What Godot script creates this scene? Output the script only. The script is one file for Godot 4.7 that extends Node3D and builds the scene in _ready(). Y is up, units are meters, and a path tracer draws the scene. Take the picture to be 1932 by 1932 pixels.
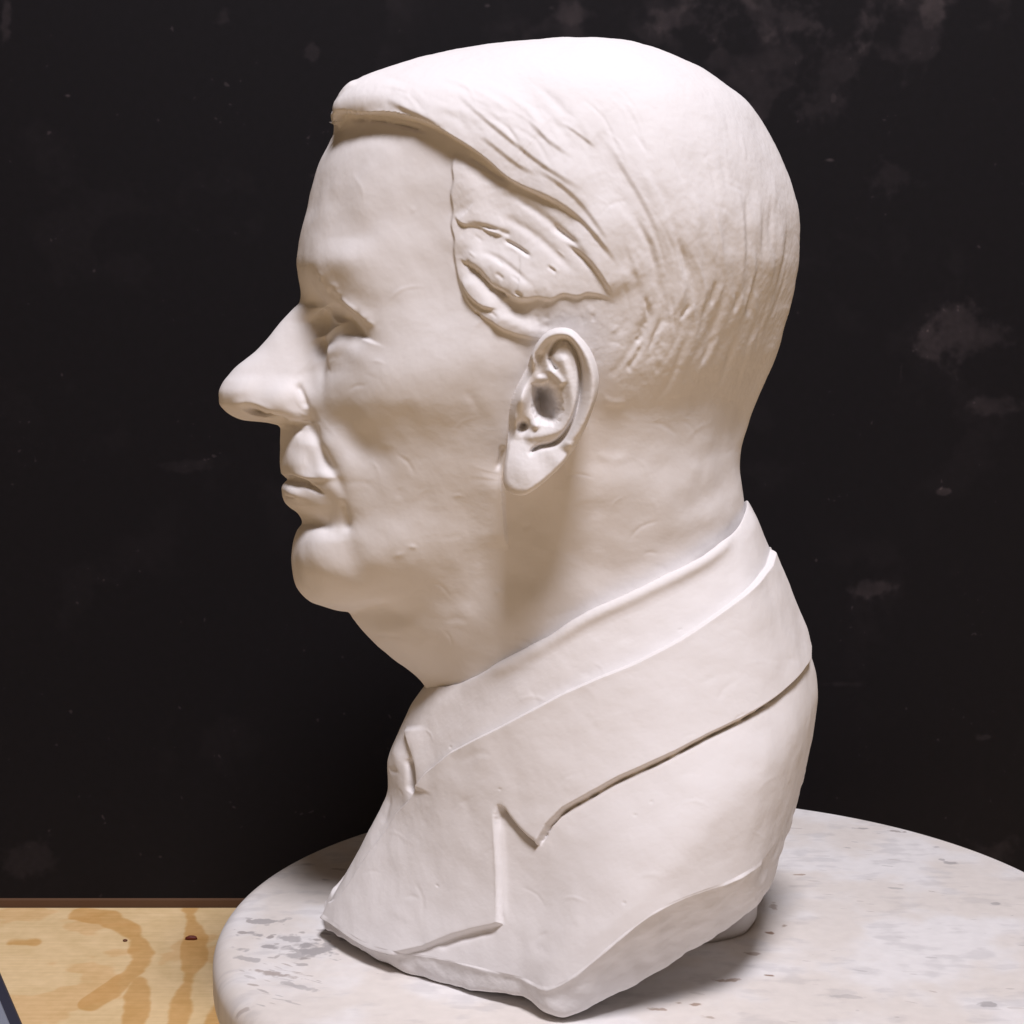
extends Node3D
# A clay portrait bust in profile on a round white modelling stand, on a plywood bench before a black painted board.
# Lengths measured on the photograph are in units of 0.22 mm in the bust's middle plane (z = 0); the bench top is y = 0.

const UNIT := 0.00022
const BENCH := 1190.0          # units from the level of the picture's middle down to the bench top
const FAR := 3200.0            # units from the lens to the bust's middle plane
const DISC_TOP := -822.0       # level of the stand's top, in units
var pitch := deg_to_rad(7.0)

# ------------------------------------------------------------------ measuring

func traced(px: float, py: float, z: float) -> Vector3:      # a measured place at distance z from the middle plane, in units
	var fwd := Vector3(0, -sin(pitch), -cos(pitch))
	var up := Vector3(0, cos(pitch), -sin(pitch))
	var eye := -fwd * FAR
	var dir := fwd + Vector3.RIGHT * ((px - 966.0) / FAR) + up * ((966.0 - py) / FAR)
	return eye + dir * ((z - eye.z) / dir.z)

func seen_at(p: Vector3) -> Vector2:
	var depth := FAR - p.y * sin(pitch) - p.z * cos(pitch)
	return Vector2(966.0 + p.x / depth * FAR, 966.0 - (p.y * cos(pitch) - p.z * sin(pitch)) / depth * FAR)

func metres(p: Vector3) -> Vector3:
	return Vector3(p.x, p.y + BENCH, p.z) * UNIT

func slopes(x: PackedFloat32Array, y: PackedFloat32Array) -> PackedFloat32Array:   # monotone cubic
	var n := x.size()
	var m := PackedFloat32Array()
	m.resize(n)
	var h := PackedFloat32Array()
	var d := PackedFloat32Array()
	for i in n - 1:
		h.append(maxf(x[i + 1] - x[i], 1e-4))
		d.append((y[i + 1] - y[i]) / h[i])
	if n == 2:
		m[0] = d[0]; m[1] = d[0]
		return m
	for i in range(1, n - 1):
		if d[i - 1] * d[i] > 0.0:
			var a := 2.0 * h[i] + h[i - 1]
			var b := h[i] + 2.0 * h[i - 1]
			m[i] = (a + b) / (a / d[i - 1] + b / d[i])
	m[0] = d[0]
	m[n - 1] = d[n - 2]
	return m

func cubic(x: PackedFloat32Array, y: PackedFloat32Array, m: PackedFloat32Array, at: float) -> float:
	var n := x.size()
	if at <= x[0]:
		return y[0]
	if at >= x[n - 1]:
		return y[n - 1]
	var i := clampi(x.bsearch(at, false) - 1, 0, n - 2)
	var h := x[i + 1] - x[i]
	var t := (at - x[i]) / h
	var t2 := t * t
	var t3 := t2 * t
	return y[i] * (2 * t3 - 3 * t2 + 1) + m[i] * h * (t3 - 2 * t2 + t) + y[i + 1] * (3 * t2 - 2 * t3) + m[i + 1] * h * (t3 - t2)

class Line:
	var x := PackedFloat32Array()
	var y := PackedFloat32Array()
	var m := PackedFloat32Array()

func line_of(x: PackedFloat32Array, y: PackedFloat32Array) -> Line:
	var l := Line.new()
	l.x = x; l.y = y; l.m = slopes(x, y)
	return l

func along(l: Line, at: float) -> float:
	return cubic(l.x, l.y, l.m, at)

# ------------------------------------------------------------------ modelling tools: strokes pressed into or laid onto a surface

class Clay:
	var x0 := 0.0
	var y0 := 0.0
	var cell := 1.5
	var w := 0
	var h := 0
	var d := PackedFloat32Array()
	var kind := PackedByteArray()

	func _init(ax: float, ay: float, bx: float, by: float, c: float) -> void:
		x0 = ax; y0 = ay; cell = c
		w = int((bx - ax) / c) + 2
		h = int((by - ay) / c) + 2
		d.resize(w * h)
		kind.resize(w * h)

	func height(x: float, y: float) -> float:
		var fx := clampf((x - x0) / cell, 0.0, w - 1.01)
		var fy := clampf((y - y0) / cell, 0.0, h - 1.01)
		var ix := int(fx)
		var iy := int(fy)
		fx -= ix
		fy -= iy
		var i := iy * w + ix
		return (d[i] * (1.0 - fx) + d[i + 1] * fx) * (1.0 - fy) + (d[i + w] * (1.0 - fx) + d[i + w + 1] * fx) * fy

	func kind_at(x: float, y: float) -> int:
		return kind[clampi(int((y - y0) / cell + 0.5), 0, h - 1) * w + clampi(int((x - x0) / cell + 0.5), 0, w - 1)]

	# how "groove": symmetric, width a;  "lip": full at the line, sharp fall within a on the right of its run, long tail b on the left
	func stroke(pts: PackedVector2Array, amount: float, a: float, b := 0.0, ends := 0.25, wobble: FastNoiseLite = null, last := -1.0) -> void:
		var reach := (2.6 * a if b == 0.0 else maxf(a, 3.0 * b)) + 4.0
		var box := Rect2(pts[0], Vector2.ZERO)
		for p in pts:
			box = box.expand(p)
		box = box.grow(reach)
		var ix0 := clampi(int((box.position.x - x0) / cell), 0, w - 1)
		var iy0 := clampi(int((box.position.y - y0) / cell), 0, h - 1)
		var ix1 := clampi(int((box.end.x - x0) / cell), 0, w - 1)
		var iy1 := clampi(int((box.end.y - y0) / cell), 0, h - 1)
		var bw := ix1 - ix0 + 1
		var near := PackedFloat32Array()
		near.resize(bw * (iy1 - iy0 + 1))
		near.fill(1e9)
		var side := near.duplicate()
		var run := near.duplicate()
		var total := 0.0
		for k in pts.size() - 1:
			total += pts[k].distance_to(pts[k + 1])
		var gone := 0.0
		for k in pts.size() - 1:
			var p := pts[k]
			var q := pts[k + 1]
			var pq := q - p
			var len2 := maxf(pq.length_squared(), 1e-6)
			var length := sqrt(len2)
			var jx0 := clampi(int((minf(p.x, q.x) - reach - x0) / cell), ix0, ix1)
			var jx1 := clampi(int((maxf(p.x, q.x) + reach - x0) / cell), ix0, ix1)
			var jy0 := clampi(int((minf(p.y, q.y) - reach - y0) / cell), iy0, iy1)
			var jy1 := clampi(int((maxf(p.y, q.y) + reach - y0) / cell), iy0, iy1)
			for iy in range(jy0, jy1 + 1):
				var cy := y0 + iy * cell - p.y
				var at := (iy - iy0) * bw - ix0
				for ix in range(jx0, jx1 + 1):
					var cx := x0 + ix * cell - p.x
					var t := clampf((cx * pq.x + cy * pq.y) / len2, 0.0, 1.0)
					var ex := cx - pq.x * t
					var ey := cy - pq.y * t
					var e := ex * ex + ey * ey
					if e < near[at + ix]:
						near[at + ix] = e
						side[at + ix] = pq.x * cy - pq.y * cx
						run[at + ix] = (gone + t * length) / total
			gone += length
		for iy in range(iy0, iy1 + 1):
			for ix in range(ix0, ix1 + 1):
				var k := (iy - iy0) * bw + ix - ix0
				var e := near[k]
				if e > 1e8:
					continue
				var dist := sqrt(e)
				var f := 0.0
				if b == 0.0:
					f = exp(-e / (a * a))
				elif side[k] < 0.0:
					f = 1.0 - smoothstep(0.0, a, dist)
				else:
					f = 1.0 - smoothstep(0.0, 3.0 * b, dist)
				if f < 0.002:
					continue
				if ends > 0.0:
					f *= smoothstep(0.0, ends, run[k]) * smoothstep(0.0, ends if last < 0.0 else last, 1.0 - run[k])
				if wobble:
					f *= 0.75 + 0.9 * wobble.get_noise_2d(x0 + ix * cell, y0 + iy * cell)
				d[iy * w + ix] += amount * f

	func blob(c: Vector2, rx: float, ry: float, turn: float, amount: float) -> void:
		var r := maxf(rx, ry) * 2.4
		var cs := cos(turn)
		var sn := sin(turn)
		for iy in range(clampi(int((c.y - r - y0) / cell), 0, h - 1), clampi(int((c.y + r - y0) / cell), 0, h - 1)):
			for ix in range(clampi(int((c.x - r - x0) / cell), 0, w - 1), clampi(int((c.x + r - x0) / cell), 0, w - 1)):
				var dx := x0 + ix * cell - c.x
				var dy := y0 + iy * cell - c.y
				var u := (dx * cs + dy * sn) / rx
				var v := (dy * cs - dx * sn) / ry
				d[iy * w + ix] += amount * exp(-(u * u + v * v))

	# a raised (or sunk) patch with soft edges; also marks which part of the bust it is
	func patch(poly: PackedVector2Array, amount: float, soft: float, part := 0, ragged: FastNoiseLite = null, rag := 0.0) -> void:
		var reach := soft + rag + 2.0 * cell
		var box := Rect2(poly[0], Vector2.ZERO)
		for p in poly:
			box = box.expand(p)
		box = box.grow(reach)
		var n := poly.size()
		var ix0 := clampi(int((box.position.x - x0) / cell), 0, w - 1)
		var iy0 := clampi(int((box.position.y - y0) / cell), 0, h - 1)
		var ix1 := clampi(int((box.end.x - x0) / cell), 0, w - 1)
		var iy1 := clampi(int((box.end.y - y0) / cell), 0, h - 1)
		var bw := ix1 - ix0 + 1
		var near := PackedFloat32Array()
		near.resize(bw * (iy1 - iy0 + 1))
		near.fill(reach * reach)
		for k in n:
			var p := poly[k]
			var pq := poly[(k + 1) % n] - p
			var len2 := maxf(pq.length_squared(), 1e-6)
			var jx0 := clampi(int((minf(p.x, p.x + pq.x) - reach - x0) / cell), ix0, ix1)
			var jx1 := clampi(int((maxf(p.x, p.x + pq.x) + reach - x0) / cell), ix0, ix1)
			for iy in range(clampi(int((minf(p.y, p.y + pq.y) - reach - y0) / cell), iy0, iy1), clampi(int((maxf(p.y, p.y + pq.y) + reach - y0) / cell), iy0, iy1) + 1):
				var cy := y0 + iy * cell - p.y
				var at := (iy - iy0) * bw - ix0
				for ix in range(jx0, jx1 + 1):
					var cx := x0 + ix * cell - p.x
					var t := clampf((cx * pq.x + cy * pq.y) / len2, 0.0, 1.0)
					var ex := cx - pq.x * t
					var ey := cy - pq.y * t
					near[at + ix] = minf(near[at + ix], ex * ex + ey * ey)
		for iy in range(iy0, iy1 + 1):
			var y := y0 + iy * cell
			var cuts := PackedFloat32Array()
			for k in n:
				var p := poly[k]
				var q := poly[(k + 1) % n]
				if (q.y > y) != (p.y > y):
					cuts.append((p.x - q.x) * (y - q.y) / (p.y - q.y) + q.x)
			if cuts.is_empty() and rag == 0.0:
				continue
			cuts.sort()
			cuts.append(1e9)
			var passed := 0
			for ix in range(ix0, ix1 + 1):
				var x := x0 + ix * cell
				while x > cuts[passed]:
					passed += 1
				var dist := sqrt(near[(iy - iy0) * bw + ix - ix0]) * (1.0 if passed % 2 == 1 else -1.0)
				if ragged:
					dist += rag * ragged.get_noise_2d(x, y)
				if dist > 0.0:
					d[iy * w + ix] += amount * smoothstep(0.0, soft, dist)
					if part:
						kind[iy * w + ix] = part

# ------------------------------------------------------------------ scene helpers

func tag(o: Node3D, label: String, category: String, group := "") -> void:
	o.set_meta("label", label)
	o.set_meta("category", category)
	if group:
		o.set_meta("group", group)

func put(called: String, mesh: Mesh, m: Material, parent: Node) -> MeshInstance3D:
	var o := MeshInstance3D.new()
	o.name = called
	o.mesh = mesh
	o.material_override = m
	parent.add_child(o, true)
	return o

func arrays_mesh(v: PackedVector3Array, n: PackedVector3Array, uv: PackedVector2Array, idx: PackedInt32Array) -> ArrayMesh:
	var a := []
	a.resize(Mesh.ARRAY_MAX)
	a[Mesh.ARRAY_VERTEX] = v
	a[Mesh.ARRAY_NORMAL] = n
	if uv.size():
		a[Mesh.ARRAY_TEX_UV] = uv
	a[Mesh.ARRAY_INDEX] = idx
	var m := ArrayMesh.new()
	m.add_surface_from_arrays(Mesh.PRIMITIVE_TRIANGLES, a)
	return m

func grid_normals(p: PackedVector3Array, rows: int, cols: int, closed := false) -> PackedVector3Array:
	var n := PackedVector3Array()
	n.resize(p.size())
	for i in rows:
		var up := maxi(i - 1, 0) * cols
		var dn := mini(i + 1, rows - 1) * cols
		var at := i * cols
		for j in cols:
			var l := j - 1
			var r := j + 1
			if closed:
				l = (j + cols - 1) % cols
				r = (j + 1) % cols
			else:
				l = maxi(l, 0)
				r = mini(r, cols - 1)
			n[at + j] = (p[dn + j] - p[up + j]).cross(p[at + r] - p[at + l]).normalized()
	return n

# One half of the bust as a grid of points in units (columns from the front middle line to the back one), its parts and its mirror half.
func halves(p: PackedVector3Array, n: PackedVector3Array, rows: int, cols: int, kinds: PackedByteArray, names: Array, parent: Node3D, m: Material) -> Dictionary:
	var made := {}
	for part in names.size():
		var v := PackedVector3Array()
		var nn := PackedVector3Array()
		var idx := PackedInt32Array()
		for half in 2:
			var step := 1 if half == 0 else 3
			var flip := Vector3(1, 1, 1 if half == 0 else -1)
			var place := PackedInt32Array()
			place.resize(rows * cols)
			place.fill(-1)
			var li := range(0, rows - step, step)
			for i in li:
				var i2: int = mini(i + step, rows - 1) if i + 2 * step <= rows - 1 or step == 1 else rows - 1
				for j in range(0, cols - 1, step):
					var j2 := mini(j + step, cols - 1)
					var a: int = i * cols + j
					if kinds[a] != part:
						continue
					var q := [a, i * cols + j2, i2 * cols + j2, i2 * cols + j]
					for k in 4:
						if place[q[k]] < 0:
							place[q[k]] = v.size()
							v.append(metres(p[q[k]]) * flip - parent.position)
							nn.append(n[q[k]] * flip)
						q[k] = place[q[k]]
					if half == 0:
						idx.append_array(PackedInt32Array([q[0], q[1], q[2], q[0], q[2], q[3]]))
					else:
						idx.append_array(PackedInt32Array([q[0], q[2], q[1], q[0], q[3], q[2]]))
		if idx.size():
			made[names[part]] = put(names[part], arrays_mesh(v, nn, PackedVector2Array(), idx), m, parent)
	return made

func lathe(profile: PackedVector2Array, turns: int, uv_r := 0.0) -> ArrayMesh:
	var v := PackedVector3Array()
	var uv := PackedVector2Array()
	var rows := profile.size()
	var cols := turns + 1
	for i in rows:
		for j in cols:
			var a := TAU * j / turns
			var q := Vector3(cos(a) * profile[i].x, profile[i].y, sin(a) * profile[i].x)
			v.append(q)
			uv.append(Vector2(q.x, q.z) / (2.0 * uv_r) + Vector2(0.5, 0.5) if uv_r > 0.0 else Vector2(float(j) / turns * 3.0, profile[i].y * 10.0))
	var idx := PackedInt32Array()
	for i in rows - 1:
		for j in turns:
			var a := i * cols + j
			idx.append_array(PackedInt32Array([a, a + 1, a + cols + 1, a, a + cols + 1, a + cols]))
	var st := SurfaceTool.new()
	st.create_from(arrays_mesh(v, v, uv, idx), 0)
	st.generate_normals()
	return st.commit()

func slab(size: Vector3, bevel: float, uv_m := 1.0) -> ArrayMesh:     # a box with chamfered top edges, base at y = 0, uv in metres / uv_m on top
	var st := SurfaceTool.new()
	st.begin(Mesh.PRIMITIVE_TRIANGLES)
	st.set_smooth_group(-1)
	var hx := size.x / 2
	var hz := size.z / 2
	var ring := func(inset: float, y: float) -> Array:
		return [Vector3(-hx + inset, y, -hz + inset), Vector3(hx - inset, y, -hz + inset), Vector3(hx - inset, y, hz - inset), Vector3(-hx + inset, y, hz - inset)]
	var rings := [ring.call(0.0, 0.0), ring.call(0.0, size.y - bevel), ring.call(bevel, size.y)]
	var tri := func(a: Vector3, b: Vector3, c: Vector3) -> void:
		for q in [a, b, c]:
			st.set_uv(Vector2(q.x, q.z + q.y) / uv_m)
			st.add_vertex(q)
	for k in 2:
		for i in 4:
			var a: Vector3 = rings[k][i]
			var b: Vector3 = rings[k][(i + 1) % 4]
			var c: Vector3 = rings[k + 1][(i + 1) % 4]
			var e: Vector3 = rings[k + 1][i]
			tri.call(a, b, c)
			tri.call(a, c, e)
	var t: Array = rings[2]
	tri.call(t[0], t[1], t[2]); tri.call(t[0], t[2], t[3])
	var u: Array = rings[0]
	tri.call(u[0], u[2], u[1]); tri.call(u[0], u[3], u[2])
	st.generate_normals()
	return st.commit()

func crumb(r: Vector3, rng_seed: int) -> ArrayMesh:          # a lumpy scrap of clay lying on its base
	var n := FastNoiseLite.new()
	n.seed = rng_seed
	n.frequency = 0.9
	var v := PackedVector3Array()
	for i in 9:
		for j in 15:
			var a := PI * i / 8.0
			var b := TAU * (j % 14) / 14.0
			var q := Vector3(sin(a) * cos(b), cos(a), sin(a) * sin(b))
			v.append(q * r * (1.0 + 0.35 * n.get_noise_3dv(q)) + Vector3(0, r.y * 0.8, 0))
	var idx := PackedInt32Array()
	for i in 8:
		for j in 14:
			var a := i * 15 + j
			idx.append_array(PackedInt32Array([a, a + 1, a + 16, a, a + 16, a + 15]))
	var st := SurfaceTool.new()
	st.create_from(arrays_mesh(v, v, PackedVector2Array(), idx), 0)
	st.generate_normals()
	return st.commit()

func noise(rng_seed: int, frequency: float, octaves := 3, type := FastNoiseLite.TYPE_SIMPLEX_SMOOTH) -> FastNoiseLite:
	var n := FastNoiseLite.new()
	n.seed = rng_seed
	n.frequency = frequency
	n.noise_type = type
	n.fractal_type = FastNoiseLite.FRACTAL_FBM
	n.fractal_octaves = octaves
	return n

func bytes_of(n: FastNoiseLite, w: int, h: int, seamless := false) -> PackedByteArray:
	var im := n.get_seamless_image(w, h) if seamless else n.get_image(w, h, false, false, true)
	im.convert(Image.FORMAT_L8)
	return im.get_data()

func bump_noise(rng_seed: int, frequency: float, octaves: int) -> ImageTexture:
	var n := noise(rng_seed, frequency, octaves)
	return ImageTexture.create_from_image(n.get_seamless_image(512, 512))

# ------------------------------------------------------------------ the place

func _ready() -> void:
	# camera
	var cam := Camera3D.new()
	cam.name = "camera"
	cam.fov = rad_to_deg(2.0 * atan(966.0 / FAR))
	cam.near = 0.02
	cam.far = 20.0
	add_child(cam)
	var middle := Vector3(0, BENCH, 0) * UNIT
	cam.look_at_from_position(middle + Vector3(0, sin(pitch), cos(pitch)) * FAR * UNIT, middle)
	cam.current = true
	# the dim warm room around, seen nowhere in the frame
	var env := Environment.new()
	env.background_mode = Environment.BG_COLOR
	env.background_color = Color(0.57, 0.465, 0.365)
	env.background_energy_multiplier = 0.33
	env.tonemap_mode = Environment.TONE_MAPPER_LINEAR
	env.tonemap_exposure = 1.0
	env.sdfgi_enabled = true
	env.ssao_enabled = true
	env.ssil_enabled = true
	var world := WorldEnvironment.new()
	world.name = "world"
	world.environment = env
	add_child(world)
	# the ceiling lamp over the bench, a little towards the viewer
	ceiling_lamp(Vector3(0.20, 2.10, 0.96), Vector3(0, 0.3, 0.0), Vector2(0.44, 0.44), 5.15)

	build_place()
	build_stand()
	build_bust()

func ceiling_lamp(at: Vector3, aim: Vector3, size: Vector2, energy: float) -> void:
	var lamp := Node3D.new()
	lamp.name = "ceiling_lamp"
	lamp.position = at
	add_child(lamp)
	lamp.look_at_from_position(at, aim, Vector3.FORWARD)
	tag(lamp, "square white panel lamp hanging over the bust", "lamp")
	var box := BoxMesh.new()
	box.size = Vector3(size.x + 0.03, size.y + 0.03, 0.04)
	var shell := StandardMaterial3D.new()
	shell.albedo_color = Color(0.8, 0.8, 0.8)
	put("housing", box, shell, lamp).position = Vector3(0, 0, 0.0235)
	var face := QuadMesh.new()
	face.size = size
	var glow := StandardMaterial3D.new()
	glow.albedo_color = Color(0.9, 0.9, 0.9)
	glow.emission_enabled = true
	glow.emission = Color(1.0, 0.97, 0.96)
	glow.emission_energy_multiplier = 0.6
	var f := put("diffuser", face, glow, lamp)
	f.rotation.y = PI
	f.position.z = 0.001
	var l := AreaLight3D.new()
	l.name = "panel_light"
	l.area_size = size
	l.light_color = Color(0.985, 0.968, 1.0)
	l.light_energy = energy
	l.area_range = 6.0
	l.shadow_enabled = true
	l.position.z = -0.012
	lamp.add_child(l)

# ---- bench, board and small things

func build_place() -> void:
	# bench top of plywood
	var size := 1024
	var fine := bytes_of(noise(3, 0.006, 4), size, size, true)
	var warp := bytes_of(noise(4, 0.004, 3), size, size, true)
	var grit := bytes_of(noise(5, 0.05, 3), size, size, true)
	var data := PackedByteArray()
	data.resize(size * size * 3)
	var at_bench := Vector3(0.1, -0.024, -1141.0 * UNIT + 0.5)
	var spill := PackedFloat32Array()
	spill.resize(size * size)
	for path in [[150, 1722, 205, 1731, 237, 1750, 266, 1776, 269, 1801, 256, 1833, 224, 1859, 176, 1893], [264, 1850, 258, 1897, 250, 1940, 246, 1990], [358, 1716, 368, 1770, 365, 1817, 349, 1865, 339, 1913, 330, 1960], [420, 1890, 400, 1940], [20, 1780, 70, 1778]]:
		for k in range(0, path.size() - 2, 2):
			for t in 24:
				var q := metres(bench_point(lerpf(path[k], path[k + 2], t / 24.0), lerpf(path[k + 1], path[k + 3], t / 24.0))) - at_bench
				var u := Vector2(fposmod(q.x / 0.42, 1.0), fposmod((q.z + 0.024) / 0.42, 1.0)) * size
				for dy in range(-36, 37):
					for dx in range(-22, 23):
						var i := posmod(int(u.y) + dy, size) * size + posmod(int(u.x) + dx, size)
						spill[i] = maxf(spill[i], 1.0 - sqrt(dx * dx / 484.0 + dy * dy / 1296.0))
	var pale := Color(0.925, 0.810, 0.615)
	var glue := Color(0.820, 0.625, 0.365)
	var wet := Color(0.875, 0.690, 0.455)
	for y in size:
		for x in size:
			var i := y * size + x
			var g := sin((x + warp[i] * 1.1) * 0.045 + fine[i] * 0.02) * 0.012 + (grit[i] / 255.0 - 0.5) * 0.04 + (grit[(y * 3 % size) * size + x / 7] / 255.0 - 0.5) * 0.05
			var stain := smoothstep(0.26, 0.52, spill[i] + (fine[i] / 255.0 - 0.5) * 1.1 * minf(1.0, spill[i] * 4.0))
			var film := smoothstep(0.56, 0.66, fine[i] / 255.0 + (warp[i] / 255.0 - 0.5) * 0.2) * 0.4
			var c := pale.lerp(wet, film).lerp(glue, stain * 0.7)
			data[i * 3] = clampi(int((c.r + g) * 255.0), 0, 255)
			data[i * 3 + 1] = clampi(int((c.g + g) * 255.0), 0, 255)
			data[i * 3 + 2] = clampi(int((c.b + g * 1.2) * 255.0), 0, 255)
	var ply := StandardMaterial3D.new()
	ply.albedo_texture = ImageTexture.create_from_image(Image.create_from_data(size, size, false, Image.FORMAT_RGB8, data))
	ply.albedo_color = Color(1.0, 1.0, 1.0)
	ply.roughness = 0.55
	var bench := put("workbench", slab(Vector3(2.4, 0.024, 1.0), 0.002, 0.42), ply, self)
	bench.position = at_bench
	tag(bench, "pale plywood bench top with amber glue stains under the round stand", "bench")

	# the black board standing on the bench
	var ww := 1024
	var cloud := bytes_of(noise(21, 0.005, 5), ww, ww, true)
	var scuff := bytes_of(noise(22, 0.013, 4), ww, ww, true)
	var dust := bytes_of(noise(23, 0.09, 2), ww, ww, true)
	var bd := PackedByteArray()
	bd.resize(ww * ww * 3)
	var smudge := PackedFloat32Array()
	smudge.resize(ww * ww)
	for q in [[1850, 640, 110, 80, 0.50], [1640, 1108, 60, 26, 0.55], [1440, 30, 170, 60, 0.55], [1650, 40, 60, 50, 0.6], [1290, 40, 90, 34, 0.45], [1100, 25, 110, 28, 0.4], [1760, 20, 40, 36, 0.5], [1560, 160, 60, 90, 0.35],
			[128, 180, 11, 5, 1.2], [1565, 301, 13, 5, 1.1], [1572, 182, 9, 15, 0.7], [424, 32, 26, 28, 0.4], [590, 100, 20, 20, 0.4], [920, 10, 12, 7, 1.1], [1040, 14, 14, 10, 0.8], [12, 40, 16, 70, 0.6], [265, 1612, 6, 8, 0.8], [302, 1616, 10, 7, 0.9],
			[1890, 1600, 90, 46, 0.45], [60, 1620, 90, 40, 0.3], [1700, 330, 80, 40, 0.3], [640, 330, 60, 8, 0.4], [700, 330, 26, 4, 0.5], [1880, 760, 50, 30, 0.4], [330, 1410, 4, 4, 0.9], [1860, 1390, 20, 10, 0.5], [330, 880, 70, 14, 0.25], [1700, 700, 8, 30, 0.45], [1780, 930, 14, 8, 0.6], [1600, 1290, 70, 10, 0.3]]:
		var a := traced(q[0], q[1], -1141.0)
		var at := Vector2((a.x * UNIT + 0.3) / 0.6, (0.55 - (a.y + BENCH) * UNIT) / 0.6) * ww
		var per := 1.36 * UNIT / 0.6 * ww
		for dy in range(int(-q[3] * per * 1.6) - 2, int(q[3] * per * 1.6) + 3):
			for dx in range(int(-q[2] * per * 1.6) - 2, int(q[2] * per * 1.6) + 3):
				var i := posmod(int(at.y) + dy, ww) * ww + posmod(int(at.x) + dx, ww)
				var e := 1.0 - Vector2(dx / (q[2] * per), dy / (q[3] * per)).length() + (scuff[i] / 255.0 - 0.5) * 1.6 + (dust[i] / 255.0 - 0.5) * 0.4
				smudge[i] = maxf(smudge[i], smoothstep(0.1, 0.65, e) * q[4])
	var black := Color(0.064, 0.055, 0.070)
	var grey := Color(0.27, 0.24, 0.245)
	for y in ww:
		for x in ww:
			var i := y * ww + x
			var c0 := cloud[i] / 255.0
			var s0 := scuff[i] / 255.0
			var top := smoothstep(0.0, 26.0, 120.0 + (c0 - 0.5) * 300.0 + (s0 - 0.5) * 160.0 - y) * smoothstep(380.0, 640.0, x + (c0 - 0.5) * 300.0)
			var f := smoothstep(0.58, 0.78, c0) * 0.09 * smoothstep(0.40, 0.6, s0) + top * 0.28 * smoothstep(0.33, 0.6, s0) + smudge[i] * (0.45 + 0.55 * s0)
			f += smoothstep(0.80, 0.86, dust[i] / 255.0 * 0.75 + s0 * 0.25) * 0.5
			var c := black.lerp(grey, clampf(f, 0.0, 1.3))
			var k := 0.9 + 0.2 * (dust[i] / 255.0)
			bd[i * 3] = int(c.r * k * 255.0)
			bd[i * 3 + 1] = int(c.g * k * 255.0)
			bd[i * 3 + 2] = int(c.b * k * 255.0)
	var paint := StandardMaterial3D.new()
	paint.albedo_texture = ImageTexture.create_from_image(Image.create_from_data(ww, ww, false, Image.FORMAT_RGB8, bd))
	paint.roughness = 0.7
	paint.metallic_specular = 0.3
	paint.uv1_scale = Vector3(1, 1, 1)
	var board := Node3D.new()
	board.name = "backdrop_board"
	board.position = Vector3(0, 0, -1141.0 * UNIT)
	add_child(board)
	tag(board, "black painted board with scuffs standing upright behind the bust", "board")
	var sheet := SurfaceTool.new()
	sheet.begin(Mesh.PRIMITIVE_TRIANGLES)
	sheet.set_smooth_group(-1)
	var bl := 1.2
	var bh := 1.0
	var y1 := 0.0052
	var quad := func(a: Vector3, b: Vector3, c: Vector3, e: Vector3) -> void:
		for q in [a, b, c, a, c, e]:
			sheet.set_uv(Vector2((q.x + 0.3) / 0.6, (0.55 - q.y) / 0.6))
			sheet.add_vertex(q)
	quad.call(Vector3(-bl, y1, 0), Vector3(-bl, bh, 0), Vector3(bl, bh, 0), Vector3(bl, y1, 0))
	quad.call(Vector3(-bl, bh, 0), Vector3(-bl, bh, -0.012), Vector3(bl, bh, -0.012), Vector3(bl, bh, 0))
	quad.call(Vector3(bl, y1, -0.012), Vector3(bl, bh, -0.012), Vector3(-bl, bh, -0.012), Vector3(-bl, y1, -0.012))
	quad.call(Vector3(-bl, y1, -0.012), Vector3(-bl, bh, -0.012), Vector3(-bl, bh, 0), Vector3(-bl, y1, 0))
	quad.call(Vector3(bl, y1, 0), Vector3(bl, bh, 0), Vector3(bl, bh, -0.012), Vector3(bl, y1, -0.012))
	sheet.generate_normals()
	put("painted_face", sheet.commit(), paint, board)
	var raw := StandardMaterial3D.new()
	raw.albedo_color = Color(0.34, 0.235, 0.15)
	raw.roughness = 0.85
	var strip := put("raw_bottom_edge", slab(Vector3(2.4, 0.0051, 0.0135), 0.001), raw, board)
	strip.position = Vector3(0, 0.0001, -0.0058)

	# grey plate at the left edge
	var plate := Node3D.new()
	plate.name = "grey_case"
	add_child(plate)
	var near_end := metres(bench_point(56, 1960, 32.0))      # its right-hand edge, seen running out of the frame
	var far_end := metres(bench_point(-8, 1812, 32.0))
	var run := (near_end - far_end).normalized()
	plate.position = far_end + run * 0.115 + Vector3(-run.z, 0, run.x) * 0.09
	plate.position.y = 0.0
	plate.rotation.y = atan2(run.x, run.z)
	tag(plate, "grey flat case with dark rim lying on the plywood at the left edge", "case")
	var dark := StandardMaterial3D.new()
	dark.albedo_color = Color(0.22, 0.22, 0.27)
	dark.roughness = 0.5
	var light_grey := StandardMaterial3D.new()
	light_grey.albedo_color = Color(0.55, 0.57, 0.62)
	light_grey.roughness = 0.45
	put("case_body", slab(Vector3(0.18, 0.0068, 0.24), 0.001), dark, plate)
	put("lid", slab(Vector3(0.168, 0.0012, 0.228), 0.0005), light_grey, plate).position.y = 0.0069
	# scraps of clay
	var red := StandardMaterial3D.new()
	red.albedo_color = Color(0.40, 0.14, 0.08)
	red.roughness = 0.6
	var scrap := put("clay_scrap", crumb(Vector3(15, 6, 6) * UNIT, 4), red, self)
	scrap.position = metres(bench_point(361, 1773))
	tag(scrap, "small oblong red brown scrap lying on the plywood beside the stand", "scrap")
	var brown := StandardMaterial3D.new()
	brown.albedo_color = Color(0.38, 0.22, 0.12)
	brown.roughness = 0.7
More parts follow.
